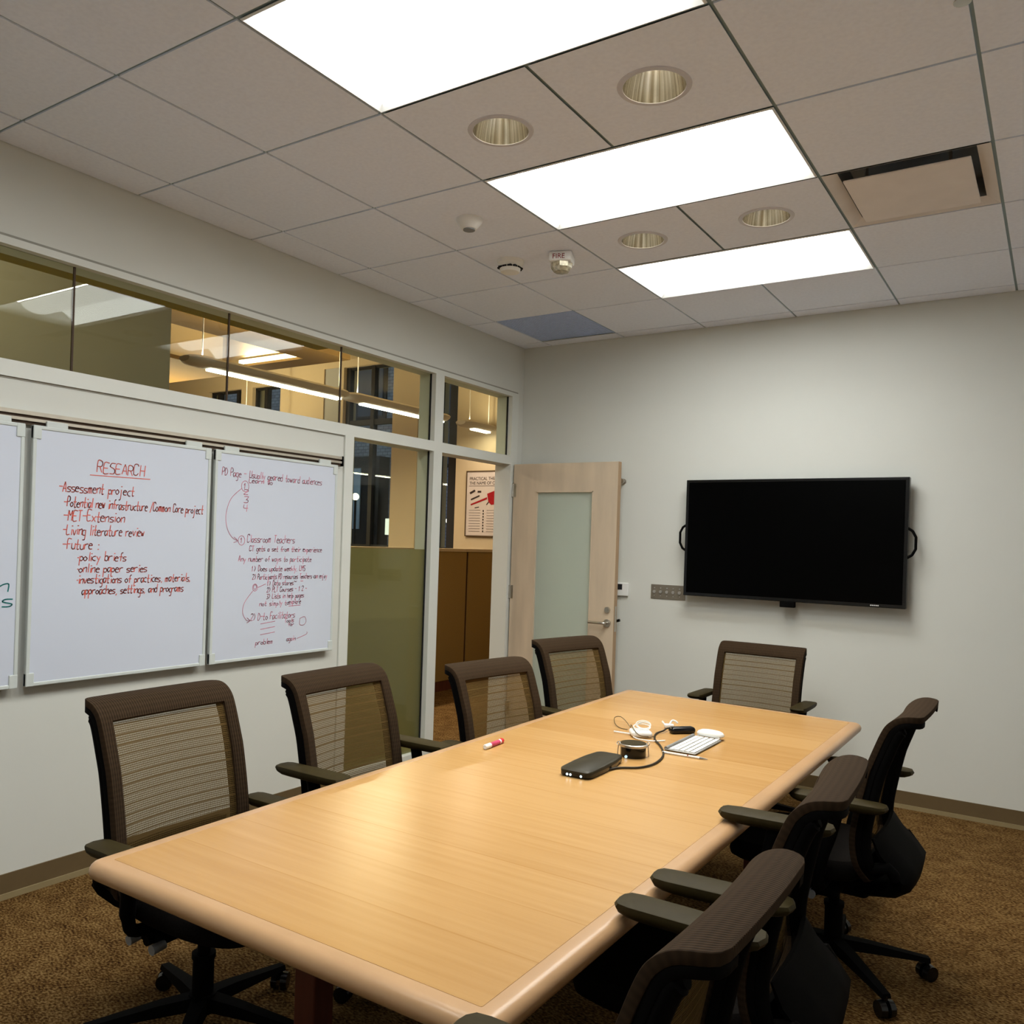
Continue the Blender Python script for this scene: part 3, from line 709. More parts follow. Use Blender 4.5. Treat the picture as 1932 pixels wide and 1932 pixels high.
# supply diffuser
r = empty('air_diffuser', (GX(2.5), GY(3.5), H)); hx, hy = UX/2 - .006, UY/2 - .006
b = MB()
outer, inner = (hx, hy), (.245, .262)
v = [(sx*a, sy*c, z) for (a, c), z in ((outer, 0.0), (inner, .022)) for sx, sy in ((-1,-1),(1,-1),(1,1),(-1,1))]
b.add(v, [(k, (k+1) % 4, 4+(k+1) % 4, 4+k) for k in range(4)])
v = [(sx*a, sy*c, z) for (a, c), z in ((inner, .022), ((.235, .25), .10)) for sx, sy in ((-1,-1),(1,-1),(1,1),(-1,1))]
b.add(v, [(k, (k+1) % 4, 4+(k+1) % 4, 4+k) for k in range(4)] + [(7, 6, 5, 4)], 1)
b.build('frame', [mat('diffuser paint', (.74, .69, .66), .6, .2, noise=(9, .03)), M_GREYPL], r, smooth=0)
b = MB(); b.box((-.226, -.245, -.012), (.226, .245, -.004), 0, .003); b.build('face_plate', mat('diffuser plate', (.80, .74, .71), .6, .2, noise=(9, .03)), r, smooth=0)
for sx in (-1, 1):
    for sy in (-1, 1): b = MB(); b.tube([(sx*.15, sy*.17, -.005), (sx*.15, sy*.17, .10)], .006, 8); b.build('hanger', M_STEEL, r)
tag(r, 'square air diffuser with a flat drop plate in the ceiling', 'air diffuser')

# blue grey return grille near the corner
r = empty('return_grille', (GX(-1.5), GY(5.5), H)); hx, hy = UX/2 - .008, UY/2 - .008
b = MB()
for k in range(25):
    x = -hx + 2*hx*k/24; b.box((x - .0012, -hy, .0), (x + .0012, hy, .003))
for k in range(27):
    y = -hy + 2*hy*k/26; b.box((-hx, y - .0012, .0), (hx, y + .0012, .003))
b.box((-hx, -hy, .003), (hx, hy, .008)); b.build('egg_crate', M_GRILLE, r, smooth=0)
b = MB(); b.box((-hx, hy - .012, -.003), (hx, hy, .0)); b.build('frame_lip', M_ALU, r, smooth=0)
tag(r, 'blue-grey return air grille in the ceiling near the room corner', 'air grille')

# detectors
def disc_thing(name, x, y, prof, m, label, cat, n=28):
    r = empty(name, (x, y, H)); b = MB(); b.lathe(prof, n=n, cap=True); b.build('body', m, r); tag(r, label, cat); return r
r = disc_thing('occupancy_sensor', 1.151, -2.39, [(.062, 0), (.062, -.012), (.056, -.022), (.036, -.046), (.030, -.048), (.001, -.048)], M_WHITEPL, 'flat white domed sensor alone on its ceiling tile', 'sensor')
b = MB(); b.lathe([(.028, -.048), (.028, -.053), (.001, -.054)], n=20); b.build('lens', M_GREYPL, r)
r = disc_thing('smoke_detector', 1.005, -1.80, [(.072, 0), (.070, -.018), (.060, -.026), (.055, -.050), (.050, -.062), (.001, -.064)], M_CREAMPL, 'cream smoke detector with dark slots, beside the fire strobe', 'smoke detector')
b = MB()
for k in range(12):
    a = 2*pi*k/12; b.box((.0565*cos(a) - .011*abs(sin(a)) - .002, .0565*sin(a) - .011*abs(cos(a)) - .002, -.044), (.0565*cos(a) + .011*abs(sin(a)) + .002, .0565*sin(a) + .011*abs(cos(a)) + .002, -.036))
b.build('slot_ring', M_DARK, r, smooth=0)
r = empty('fire_strobe', (1.30, -1.765, H), radians(20))
b = MB(); b.box((-.06, -.06, -.052), (.06, .06, 0), 0, .012); b.build('body', M_WHITEPL, r)
b = MB(); b.lathe([(.057, -.052), (.054, -.075), (.04, -.095), (.001, -.10)], n=8, cap=True); b.build('lens', mat('strobe lens', (.45, .40, .28), .2, .6, .3, noise=(60, .5)), r, smooth=0)
text_obj('lettering', 'FIRE', .036, M_REDINK, r, (-.040, -.0605, -.042), (pi/2, 0, 0))
tag(r, 'square white strobe marked FIRE on the ceiling', 'fire alarm')
r = empty('sprinkler', (3.235, -3.085, H)); b = MB(); b.lathe([(.04, 0), (.038, -.008), (.012, -.010), (.012, -.03), (.001, -.03)], n=20, cap=True); b.build('escutcheon', M_WHITEPL, r)
b = MB(); b.lathe([(.022, -.042), (.022, -.045), (.001, -.045)], n=16, cap=True); b.tube([(0, 0, -.03), (0, 0, -.043)], .005, 8); b.build('deflector', M_STEEL, r)
tag(r, 'small sprinkler head in the ceiling, cut by the top edge of the picture', 'sprinkler')

# ------------------------------------------------------------------ left wall: rail and whiteboards
r = empty('display_rail', (0, -4.9, 1.944))
y0, y1 = -7.0 + 4.9, -2.022 + 4.9
b = MB(); b.box((0, y0, -.028), (.022, y1, .026)); b.box((.022, y0, .010), (.034, y1, .026)); b.box((.022, y0, -.014), (.034, y1, -.002)); b.build('track', M_RAIL, r, smooth=0)
b = MB(); b.box((.0221, y0, -.002), (.0232, y1, .010)); b.box((.0221, y0, -.027), (.0235, y1, -.014)); b.build('groove', M_RAILD, r, smooth=0)
b = MB(); b.box((-.0, y1, -.030), (.040, y1 + .010, .028), 0, .003); b.build('end_cap', M_BLACK, r, smooth=0)
tag(r, 'long aluminium rail carrying the whiteboards', 'rail')

BX = .036
def whiteboard(y0, y1, label):
    cy = (y0+y1)/2; hy = (y1-y0)/2; z0, z1 = .855, 1.916; zc = (z0+z1)/2; hz = (z1-z0)/2
    r = empty('whiteboard', (BX, cy, zc))
    b = MB(); b.box((-.009, -hy + .006, -hz + .006), (.006, hy - .006, hz - .006)); b.build('writing_panel', M_BOARD, r, smooth=0)
    b = MB(); e = .016
    for (c0, c1, d0, d1) in ((-hy, -hy+e, -hz, hz), (hy-e, hy, -hz, hz), (-hy+e, hy-e, -hz, -hz+e), (-hy+e, hy-e, hz-e, hz)): b.box((-.010, c0, d0), (.010, c1, d1), 0, .004)
    b.build('edge_frame', M_BOARDEDGE, r, smooth=0)
    for sy in (-1, 1):
        for sz in (-1, 1):
            b = MB(); b.box((-.011, sy*hy - (.034 if sy > 0 else 0), sz*hz - (.055 if sz > 0 else 0)), (.0115, sy*hy + (0 if sy > 0 else .034), sz*hz + (0 if sz > 0 else .055)), 0, .003); b.build('corner_piece', M_BOARDEDGE, r, smooth=0)
        b = MB(); b.box((-.002, sy*(hy - .10) - .045, hz - .006), (.009, sy*(hy - .10) + .045, hz + .022), 0, .003); b.build('hanger_clip', M_BOARDEDGE, r, smooth=0)
    for sy in (-1, 1):
        b = MB(); b.box((-BX, sy*(hy - .12) - .02, -hz + .03), (-.009, sy*(hy - .12) + .02, -hz + .06)); b.build('wall_spacer', M_BOARDEDGE, r, smooth=0)
    tag(r, label, 'whiteboard', 'whiteboards on the rail'); return r
wb1 = whiteboard(-4.745, -3.847, 'whiteboard cut by the edge of the picture, with two teal letters')
wb2 = whiteboard(-3.815, -2.943, 'whiteboard with the heading RESEARCH and a list in red')
wb3 = whiteboard(-2.918, -2.065, 'whiteboard with dense magenta notes and long curved arrows')

# hand lettering: single-stroke letters, points on a 4 x 9 grid (baseline 3, x-height 6, cap 9)
GLY = {'a': '46 16 05 04 13 23 45|46 43', 'b': '09 03|05 16 36 45 44 33 13 04', 'c': '46 26 05 04 23 43', 'd': '49 43|45 36 16 05 04 13 33 44', 'e': '05 45 36 16 05 04 13 43',
 'f': '49 39 28 23|06 46', 'g': '46 16 05 04 13 43|46 41 30 10', 'h': '09 03|05 26 46 43', 'i': '26 23|28 28', 'j': '26 21 10 00|28 28', 'k': '09 03|46 04|15 43', 'l': '29 23', 'm': '06 03|05 16 26 23|25 36 46 43',
 'n': '06 03|05 26 46 43', 'o': '26 05 04 23 44 45 26', 'p': '06 00|05 26 45 44 23 04', 'q': '46 16 05 04 13 43|46 40', 'r': '06 03|05 26 46', 's': '46 16 05 44 33 03', 't': '29 23 43|06 46', 'u': '06 04 13 33 44|46 43',
 'v': '06 23 46', 'w': '06 13 25 33 46', 'x': '06 43|46 03', 'y': '06 24|46 10', 'z': '06 46 03 43', 'R': '03 09 39 48 47 36 06|26 43', 'E': '49 09 03 43|06 36', 'S': '49 19 08 07 36 45 44 33 03', 'A': '03 29 43|15 35',
 'C': '48 39 19 08 04 13 33 44', 'H': '03 09|43 49|06 46', 'P': '03 09 39 48 47 36 06', 'M': '03 09 26 49 43', 'T': '09 49|29 23', 'L': '09 03 43', 'F': '03 09 49|06 36', 'U': '09 04 13 33 44 49', 'D': '03 09 29 47 45 23 03',
 'I': '29 23', 'B': '03 09 39 48 37 06|36 45 44 33 03', '-': '06 46', '/': '02 49', ',': '23 12', '.': '23 23', ':': '26 26|23 23', '(': '39 17 15 33', ')': '19 37 35 13', '*': '25 25', '1': '17 29 23', '2': '08 19 39 48 47 03 43',
 '3': '09 49 26 36 45 44 33 03', '4': '09 06 46|39 33', '~': '05 16 25 35 46'}
class Ink:
    def __init__(s, w): s.b = MB(); s.w = w; s.rng = random.Random(5)
    def seg(s, pts, w=None):
        w = (w or s.w)/2; lay = .0006 + .0002*s.rng.random()
        for (p, q) in zip(pts[:-1], pts[1:]):
            dy, dz = q[0]-p[0], q[1]-p[1]; L_ = math.hypot(dy, dz)
            if L_ < 1e-6: p = (p[0]-w, p[1]); q = (q[0]+w, q[1]); dy, dz, L_ = 1, 0, 1
            ny, nz = -dz/L_*w, dy/L_*w; ey, ez = dy/L_*w*.6, dz/L_*w*.6
            a = [(p[0]-ey+ny, p[1]-ez+nz), (p[0]-ey-ny, p[1]-ez-nz), (q[0]+ey-ny, q[1]+ez-nz), (q[0]+ey+ny, q[1]+ez+nz)]
            s.b.add([(.0062 + lay, y, z) for y, z in a], [(0, 1, 2, 3)])
    def text(s, body, y, z, cap, width, slope=0.0):
        """cap height in metres; width = total length in metres"""
        adv = [ {'i': .55, 'l': .5, 'I': .5, '.': .5, ',': .5, ':': .5, 'm': 1.2, 'w': 1.1, ' ': .9, '*': .6}.get(c, 1.0) for c in body]
        cell = width / sum(adv); x = y
        for c, a in zip(body, adv):
            if c in GLY:
                jy, jz, k = s.rng.uniform(-.06, .06)*cell, s.rng.uniform(-.05, .05)*cap, s.rng.uniform(.92, 1.08)
                for st in GLY[c].split('|'):
                    pts = []
                    for t in st.split(' '):
                        gx, gz = int(t[0]), int(t[1])
                        if a < .7: gx = (gx - 2)*.8 + 1.4
                        u = x + jy + cell*.20*gx*.95 + (gz - 3)/6*cap*.10; w = z + jz + (gz - 3)/6*cap*k + slope*(u - y)
                        pts.append((u, w))
                    if len(pts) > 2: pts = [tuple(p) for p in catmull([(p[0], p[1], 0) for p in pts], 3)]; pts = [(p[0], p[1]) for p in pts]
                    s.seg(pts)
            x += cell*a
def on(board):  # world (y, z) -> board-local
    cy, cz = board.location.y, board.location.z
    return lambda y, z: (y - cy, z - cz)
f = on(wb2); ink = Ink(.0040)
def line(y, z, body, cap, w): yy, zz = f(y + .036, z - .003); ink.text(body, yy, zz, cap, w)
line(-3.572, 1.752, 'RESEARCH', .046, .235); yy, zz = f(-3.566, 1.734); ink.seg([(yy, zz), (yy + .29, zz + .004)], .0034)
line(-3.738, 1.660, '-Assessment project', .042, .350); line(-3.715, 1.597, '-Potential new infrastructure /Common Core project', .040, .700)
line(-3.715, 1.540, '-MET-Extension', .044, .285); line(-3.715, 1.480, '-Living literature review', .042, .385); line(-3.715, 1.420, '-Future :', .042, .165)
line(-3.650, 1.370, '*policy briefs', .038, .235); line(-3.650, 1.320, '*online paper series', .036, .34); line(-3.650, 1.273, '*investigations of practices, materials,', .036, .575); line(-3.622, 1.225, 'approaches, settings, and programs', .036, .51)
tag(ink.b.build('handwriting', M_RED, wb2, smooth=0), 'red handwriting')
f = on(wb1)
for (yy, zz, ch_) in ((-3.968, 1.246, 'n'), (-3.952, 1.186, 's')): ink = Ink(.005); line(yy, zz, ch_, .055, .048); tag(ink.b.build('handwriting', M_TEAL, wb1, smooth=0), 'teal handwritten letter ' + ch_)
f = on(wb3); ink = Ink(.0034)
def P3(u, v):   # position on this board from its measured layout
    return (-2.918 + u*.853, .855 + (1 - v)*1.061)
def line3(u, v, body, cap, w): y_, z_ = P3(u, v); line(y_, z_, body, cap, w)
def curve(pts, w=.003): ink.seg([(p[0], p[1]) for p in catmull([(*f(*P3(*q)), 0) for q in pts], 8)], w)
def ring(u, v, r_): y_, z_ = P3(u, v); ink.seg([(f(y_ + r_*cos(a*pi/7), z_ + r_*1.15*sin(a*pi/7))) for a in range(15)], .003)
def line(y, z, body, cap, w): yy, zz = f(y, z); ink.text(body, yy, zz, cap, w)
line3(.05, .117, 'PD Page - Usually geared toward audiences', .036, .69); line3(.25, .140, 'Learn to', .026, .16)
ring(.222, .160, .024); line3(.205, .172, '1', .026, .03); line3(.212, .197, '2', .026, .035); line3(.215, .237, '3', .03, .035); line3(.217, .280, '4', .036, .035)
curve([(.195, .172), (.12, .225), (.088, .30), (.10, .364), (.135, .405), (.178, .422)]); curve([(.152, .405), (.178, .422), (.150, .431)])
ring(.208, .420, .021); line3(.193, .432, '1', .026, .03); line3(.25, .427, 'Classroom Teachers', .038, .33)
line3(.27, .470, 'CT gets a set from their experience', .027, .52); line3(.19, .520, 'Any number of ways to participate', .028, .51)
line3(.29, .568, '1) Does update weekly, LMS', .027, .38); line3(.30, .608, '2) Participants PD resources Teachers can enjoy', .026, .54)
ring(.322, .648, .016); ring(.322, .646, .010); curve([(.345, .648), (.405, .632)])
line3(.415, .640, '1) Data stores', .025, .19); line3(.64, .630, '~ -', .02, .07); line3(.415, .672, '2) PLT Courses - 1 2 -', .025, .29); line3(.415, .705, '3) Lists in help pages', .025, .27)
line3(.36, .740, 'not simply to', .025, .21); line3(.60, .737, 'explore', .026, .09); curve([(.60, .748), (.70, .746)])
curve([(.305, .665), (.245, .72), (.235, .77), (.265, .805), (.290, .808)]); curve([(.268, .794), (.290, .808), (.268, .818)])
line3(.295, .808, '2) D-to Facilitators', .036, .31)
for v_ in (.828, .855, .882): curve([(.375, v_), (.49, v_ - .008)])
line3(.57, .832, 'Tools', .024, .07); line3(.60, .850, 'for', .02, .045); curve([(.70, .815), (.74, .808), (.755, .832), (.735, .850), (.70, .846), (.70, .815)])
line3(.34, .930, 'problem', .026, .12); line3(.59, .925, 'again', .024, .07); curve([(.68, .918), (.76, .900), (.765, .888)])
tag(ink.b.build('handwriting', M_PINK, wb3, smooth=0), 'magenta handwriting')

# ------------------------------------------------------------------ back wall: screen, plates
tv = empty('wall_screen', (2.065, -.10, 1.578)); hw, hh = .681, .389
b = MB(); b.box((-hw, -.004, -hh), (hw, .050, hh), 0, .004); b.build('housing', M_GLOSSBLACK, tv, smooth=0)
b = MB(); b.box((-hw + .020, -.006, -hh + .022), (hw - .020, -.0035, hh - .018)); b.build('screen', M_SCREEN, tv, smooth=0)
b = MB(); b.box((-.35, .05, -.22), (.35, .10, .22)); b.build('wall_mount', M_BLACK, tv, smooth=0)
for s_ in (-1, 1):
    b = MB(); b.tube([(s_*(hw - .004), .012, .088), (s_*(hw + .022), .012, .070), (s_*(hw + .040), .012, .035), (s_*(hw + .040), .012, -.035), (s_*(hw + .022), .012, -.070), (s_*(hw - .004), .012, -.088)], .008, 10); b.build('side_handle', M_BLACK, tv)
b = MB(); b.box((-.042, -.008, -hh - .036), (.048, .035, -hh + .002), 0, .004); b.build('sensor_box', M_BLACK, tv, smooth=0)
b = MB()
for k in range(5): b.box((.488 + .010*k, -.0078, -hh + .008), (.4955 + .010*k, -.006, -hh + .015))
tag(b.build('maker_mark', mat('pale print', (.55, .55, .55), .5, .3, noise=(9, .03)), tv, smooth=0), 'tiny pale maker mark')
tag(tv, 'large black flat wall screen with loop handles at both sides', 'screen')

r = empty('connection_plate', (1.236, 0, 1.197)); b = MB(); b.box((-.126, -.006, -.050), (.126, 0, .050), 0, .002); b.build('plate', mat('plate steel', (.23, .20, .155), .45, .4, .5, noise=(30, .05)), r, smooth=0)
for k in range(5):
    x = -.098 + .046*k
    b = MB(); b.tube([(x, -.006, -.0), (x, -.014, -.0)], .011, 14); b.build('socket', M_STEEL, r)
    b = MB(); b.tube([(x, -.006, .026), (x, -.010, .026)], .005, 10); b.build('screw', M_STEEL, r)
    b = MB(); b.tube([(x, -.006, -.028), (x, -.010, -.028)], .004, 10); b.build('screw', M_STEEL, r)
tag(r, 'steel connection plate with a row of sockets beside the screen', 'wall plate')
r = empty('thermostat', (.885, 0, 1.203)); b = MB(); b.box((-.055, -.022, -.052), (.055, 0, .042), 0, .005); b.build('body', M_WHITEPL, r, smooth=0)
b = MB(); b.box((-.035, -.0235, -.008), (.012, -.0215, .032)); b.build('display', M_DARK, r, smooth=0)
tag(r, 'white thermostat on the wall just past the door edge', 'thermostat')
r = empty('coat_hook', (.874, 0, 1.972)); b = MB(); b.tube([(0, 0, 0), (0, -.01, 0)], .020, 20); b.tube([(0, -.01, 0), (0, -.035, 0)], .010, 12); b.tube([(0, -.035, 0), (0, -.045, 0)], [.020, .018], 20); b.build('knob', M_STEEL, r)
tag(r, 'round steel coat hook on the wall behind the door top', 'hook')

# ------------------------------------------------------------------ conference table
TZ = .74
QUAD = [(1.652, -4.520), (2.775, -4.520), (2.768, -1.462), (1.578, -1.392)]
def rounded(poly, inset, r_=.035, n=6):
    P = [Vector((x, y)) for x, y in poly]; k = len(P); lines = []
    for i in range(k):
        a, c = P[i], P[(i+1) % k]; d_ = (c - a).normalized(); nrm = Vector((-d_.y, d_.x)); lines.append((a + nrm*inset, d_))
    out = []
    for i in range(k):
        p, d1 = lines[i-1]; q, d2 = lines[i]
        t = ((q - p).x*d2.y - (q - p).y*d2.x)/(d1.x*d2.y - d1.y*d2.x); c = p + d1*t
        rr = max(r_ - inset, .004); ang = d1.angle(d2); tt = rr*math.tan(ang/2)
        s0, s1 = c - d1*tt, c + d2*tt; cen = s0 + Vector((-d1.y, d1.x))*rr
        a0 = atan2((s0-cen).y, (s0-cen).x); 
        for m_ in range(n+1): out.append((cen.x + rr*cos(a0 + ang*m_/n), cen.y + rr*sin(a0 + ang*m_/n)))
    return out
CT = (2.19, -2.96)
t = empty('conference_table', (CT[0], CT[1], 0))
def loc2(poly): return [(x - CT[0], y - CT[1]) for x, y in poly]
EB = .048
b = MB(); b.prism(loc2(rounded(QUAD, EB)), TZ - .03, TZ); b.build('tabletop', M_VENEER, t, smooth=0)
b = MB(); R_ = .023; rings = []
rings.append((EB + .0015, TZ - .0006)); rings.append((R_*1.1, TZ))
for k in range(1, 10):
    a = pi/2 - pi*k/10; rings.append((R_*1.1*(1 - cos(a)), TZ - R_ + R_*sin(a)))
rings.append((R_*1.1, TZ - 2*R_)); rings.append((.12, TZ - 2*R_)); rings.append((.12, TZ - .031))
v = []; n = None
for (ins, z) in rings:
    pl = loc2(rounded(QUAD, ins)); n = len(pl); v += [(x, y, z) for x, y in pl]
b.add(v, [(a*n+j, a*n+(j+1) % n, (a+1)*n+(j+1) % n, (a+1)*n+j) for a in range(len(rings)-1) for j in range(n)])
b.build('edge_band', M_TRIM, t, smooth=50)
for (lx, ly) in ((1.955, -4.07), (2.44, -4.07), (1.955, -1.95), (2.44, -1.95)):
    b = MB(); b.box((lx - .035 - CT[0], ly - .035 - CT[1], 0), (lx + .035 - CT[0], ly + .035 - CT[1], TZ - .047), 0, .004); b.build('leg', M_LEG, t, smooth=0)
b = MB(); b.box((2.17 - CT[0], -3.95 - CT[1], TZ - .22), (2.23 - CT[0], -2.05 - CT[1], TZ - .047)); b.box((1.955 - CT[0], -4.05 - CT[1], TZ - .12), (2.44 - CT[0], -4.0 - CT[1], TZ - .047)); b.box((1.955 - CT[0], -2.0 - CT[1], TZ - .12), (2.44 - CT[0], -1.95 - CT[1], TZ - .047)); b.build('underframe', M_BLACK, t, smooth=0)
tag(t, 'long beech conference table with a rounded solid edge', 'table')

# ------------------------------------------------------------------ task chairs
PROF = [(-.170, .425), (-.142, .475), (-.128, .54), (-.128, .60), (-.140, .68), (-.160, .78), (-.182, .88), (-.194, .928), (-.206, .957), (-.228, .978), (-.258, .987), (-.298, .986)]
PS = catmull([(x, 0, z) for x, z in PROF], 4); PS = [(p.x, p.z) for p in PS]
ARC = [0.0]
for (a, c) in zip(PS[:-1], PS[1:]): ARC.append(ARC[-1] + math.hypot(c[0]-a[0], c[1]-a[1]))
def halfw(k):
    z = PS[k][1]; left = ARC[-1] - ARC[k]; w = .246
    if left < .055: w = .246 - .048*(1 - sqrt(max(0, 1 - ((.055 - left)/.055)**2)))
    if z < .52: w -= .05*((.52 - z)/.10)**2
    return w
def back_pt(u, k, off=0.0):
    x, z = PS[k]; w = halfw(k)
    a = PS[max(k-1, 0)]; c = PS[min(k+1, len(PS)-1)]; dx, dz = c[0]-a[0], c[1]-a[1]; L_ = math.hypot(dx, dz)
    nx, nz = -dz/L_, dx/L_       # rearward normal
    bow = .030*u*u*(1.0 if z < .80 else max(.15, 1 - (z - .80)/.22))
    return (x + bow + nx*off, u*w, z + nz*off)
US = [-1, -.97, -.91, -.84, -.67, -.5, -.33, -.16, 0, .16, .33, .5, .67, .84, .91, .97, 1]
ku0 = min(range(len(PS)), key=lambda k: abs(PS[k][1] - .505)); ku1 = min(range(len(PS)), key=lambda k: abs(PS[k][1] - .940))
def sheet(name, cells, off, thick, m, parent):
    b = MB(); idx = {}; v = []; uvs = []
    for (a, k) in cells:
        for (da, dk) in ((0, 0), (1, 0), (1, 1), (0, 1)):
            key = (a+da, k+dk)
            if key not in idx: idx[key] = len(v); v.append(back_pt(US[key[0]], key[1], off)); uvs.append((US[key[0]]*.246, ARC[key[1]]))
    b.add(v, [(idx[(a, k)], idx[(a+1, k)], idx[(a+1, k+1)], idx[(a, k+1)]) for (a, k) in cells])
    o = b.build(name, m, parent, smooth=60)
    lay = o.data.uv_layers.new(name='UVMap')
    for lp in o.data.loops: lay.data[lp.index].uv = uvs[lp.vertex_index]
    if thick:
        md = o.modifiers.new('thickness', 'SOLIDIFY'); md.thickness = thick; md.offset = 0.0
        bv = o.modifiers.new('soft edge', 'BEVEL'); bv.width = .006; bv.segments = 2; bv.limit_method = 'ANGLE'
    return o
def arm_post(s_, dx, dz):
    b = MB(); top = .688 + dz
    b.tube(catmull([(.0, s_*.09, .385), (.0, s_*.235, .390), (.0, s_*.264, .43), (-.01 + dx*.3, s_*.274, .50), (-.035 + dx*.7, s_*.280, .42 + (top - .42)*.6), (-.06 + dx, s_*.284, top)], 4), [.018]*9 + [.022]*12, 10)
    return b
def make_chair():
    ch = empty('task_chair')
    allc = [(a, k) for a in range(len(US)-1) for k in range(len(PS)-1)]
    hole = lambda a, k: US[a] >= -.85 and US[a+1] <= .85 and ku0 <= k < ku1
    sheet('back_frame', [c for c in allc if not hole(*c)], 0, .020, M_KNIT, ch)
    nt_ = sheet('back_net', [c for c in allc if hole(*c)], .001, 0, M_NET, ch)
    sheet('back_shell', [c for c in allc if not hole(*c) and c[1] < len(PS) - 1 and (abs(US[c[0]] + US[c[0]+1]) > 1.7 or c[1] < ku0)], .019, .018, M_BLACK, ch)
    for s_ in (-1, 1):
        b = MB(); pts = []
        for k in range(len(PS)-8, 2, -2): x, y, z = back_pt(s_*.93, k, .034); pts.append((x, y, z))
        pts += [(-.205, s_*.215, .49), (-.225, s_*.20, .455)]
        b.tube(catmull(pts, 2), [.013]*3 + [.019]*(2*(len(pts)-1) + 1 - 3), 12); b.build('back_upright', M_BLACK, ch)
    b = MB(); v = []; OUT = [(-.158, .575, .205), (-.190, .53, .215), (-.238, .485, .218), (-.268, .448, .212), (-.262, .412, .195), (-.215, .372, .165), (-.13, .345, .12), (-.06, .338, .09)]
    INN = [(-.146, .57, .205), (-.160, .52, .212), (-.190, .478, .212), (-.205, .445, .205), (-.200, .425, .19), (-.17, .40, .16), (-.11, .378, .12), (-.06, .37, .09)]
    for (A_, B_) in zip(OUT, INN):
        for t_ in (-1, -.85, -.4, 0, .4, .85, 1):
            sag = .012*(1 - t_*t_); edge = .35 if abs(t_) == 1 else 1.0
            m_ = ((A_[0]+B_[0])/2, (A_[1]+B_[1])/2)
            v.append((m_[0] + (A_[0]-m_[0])*edge - sag, t_*A_[2], m_[1] + (A_[1]-m_[1])*edge))
        for t_ in (1, .85, .4, 0, -.4, -.85, -1):
            sag = .012*(1 - t_*t_); edge = .35 if abs(t_) == 1 else 1.0
            m_ = ((A_[0]+B_[0])/2, (A_[1]+B_[1])/2)
            v.append((m_[0] + (B_[0]-m_[0])*edge - sag, t_*B_[2], m_[1] + (B_[1]-m_[1])*edge))
    b.add(v, [(r_*14+j, r_*14+(j+1) % 14, (r_+1)*14+(j+1) % 14, (r_+1)*14+j) for r_ in range(7) for j in range(14)] + [tuple(range(14))[::-1], tuple(98+j for j in range(14))])
    b.build('lower_shell', M_BLACK, ch, smooth=50)
    # seat
    b = MB(); N_ = 40; ringv = []
    def outline(s_):
        o_ = []
        for k in range(N_):
            a = 2*pi*k/N_; ca, sa = cos(a), sin(a); e = .55
            o_.append((.105 + .245*s_*math.copysign(abs(ca)**e, ca), .25*s_*math.copysign(abs(sa)**e, sa)))
        return o_
    lv = [(.55, .405), (.90, .408), (.98, .425), (1.0, .445), (.985, .465), (.93, .478), (.6, .474), (.2, .470)]
    for (s_, z) in lv:
        for (x, y) in outline(s_):
            drop = max(0, x - .22)**2*1.5; ringv.append((x, y, z - drop))
    b.add(ringv, [(a*N_+j, a*N_+(j+1) % N_, (a+1)*N_+(j+1) % N_, (a+1)*N_+j) for a in range(len(lv)-1) for j in range(N_)] + [tuple(range(N_))[::-1], tuple((len(lv)-1)*N_+j for j in range(N_))])
    b.build('seat', M_SEAT, ch)
    # mechanism
    b = MB(); b.box((-.13, -.10, .325), (.15, .10, .40), 0, .02); b.box((-.05, -.20, .34), (.05, .20, .375), 0, .012); b.tube([(.02, -.22, .36), (.02, .22, .36)], .014, 10)
    me = b.build('mechanism', M_BLACK, ch)
    for (x, s_) in ((.06, -1), (-.04, -1), (.03, 1)):
        b = MB(); b.tube([(x, s_*.19, .352), (x, s_*.232, .350)], [.012, .014], 16); tag(b.build('control_knob', M_GREYPL, me), 'grey control knob')
    # arms
    for s_ in (-1, 1):
        b = arm_post(s_, 0, 0)
        ar = b.build('armrest', M_BLACK, ch)
        b = MB(); prof = []
        top = [(-.205, .028), (-.19, .037), (-.05, .041), (.06, .041), (.085, .036), (.095, .020), (.097, .0)]
        ol = [(x, w) for x, w in top] + [(x, -w) for x, w in top[::-1][1:]] + [(-.212, 0)]
        cx = -.06
        v = []; lv2 = [(.66, .680), (.84, .684), (.96, .692), (1.0, .702), (.97, .709), (.86, .711)]
        for (sc, z) in lv2: v += [(cx + (x - cx)*sc, s_*.288 + y*sc, z) for x, y in ol]
        n = len(ol)
        b.add(v, [(a*n+j, a*n+(j+1) % n, (a+1)*n+(j+1) % n, (a+1)*n+j) for a in range(len(lv2)-1) for j in range(n)] + [tuple(range(n))[::-1], tuple((len(lv2)-1)*n+j for j in range(n))])
        b.build('arm_pad', M_ARM, ar)
    # column and base
    b = MB(); b.cyl((0, 0, .10), (0, 0, .24), .031, n=20); b.cyl((0, 0, .24), (0, 0, .335), .019, n=20); b.cyl((0, 0, .23), (0, 0, .245), .035, n=20); b.build('gas_column', M_BLACK, ch)
    b = MB(); b.cyl((0, 0, .075), (0, 0, .125), .046, .040, n=24)
    for k in range(5):
        a = 2*pi*k/5 + .3; d_ = Vector((cos(a), sin(a), 0)); p = Vector((-sin(a), cos(a), 0)); v = []
        for (rr, w, z0, z1) in ((.02, .030, .085, .122), (.12, .026, .080, .112), (.27, .020, .070, .088), (.325, .017, .064, .080)):
            for (ws, z) in ((-w, z0), (w, z0), (w*.75, z1), (-w*.75, z1)): q_ = d_*rr + p*ws; v.append((q_.x, q_.y, z))
        b.add(v, [(4*i_+j, 4*i_+(j+1) % 4, 4*i_+4+(j+1) % 4, 4*i_+4+j) for i_ in range(3) for j in range(4)] + [(3, 2, 1, 0), (12, 13, 14, 15)])
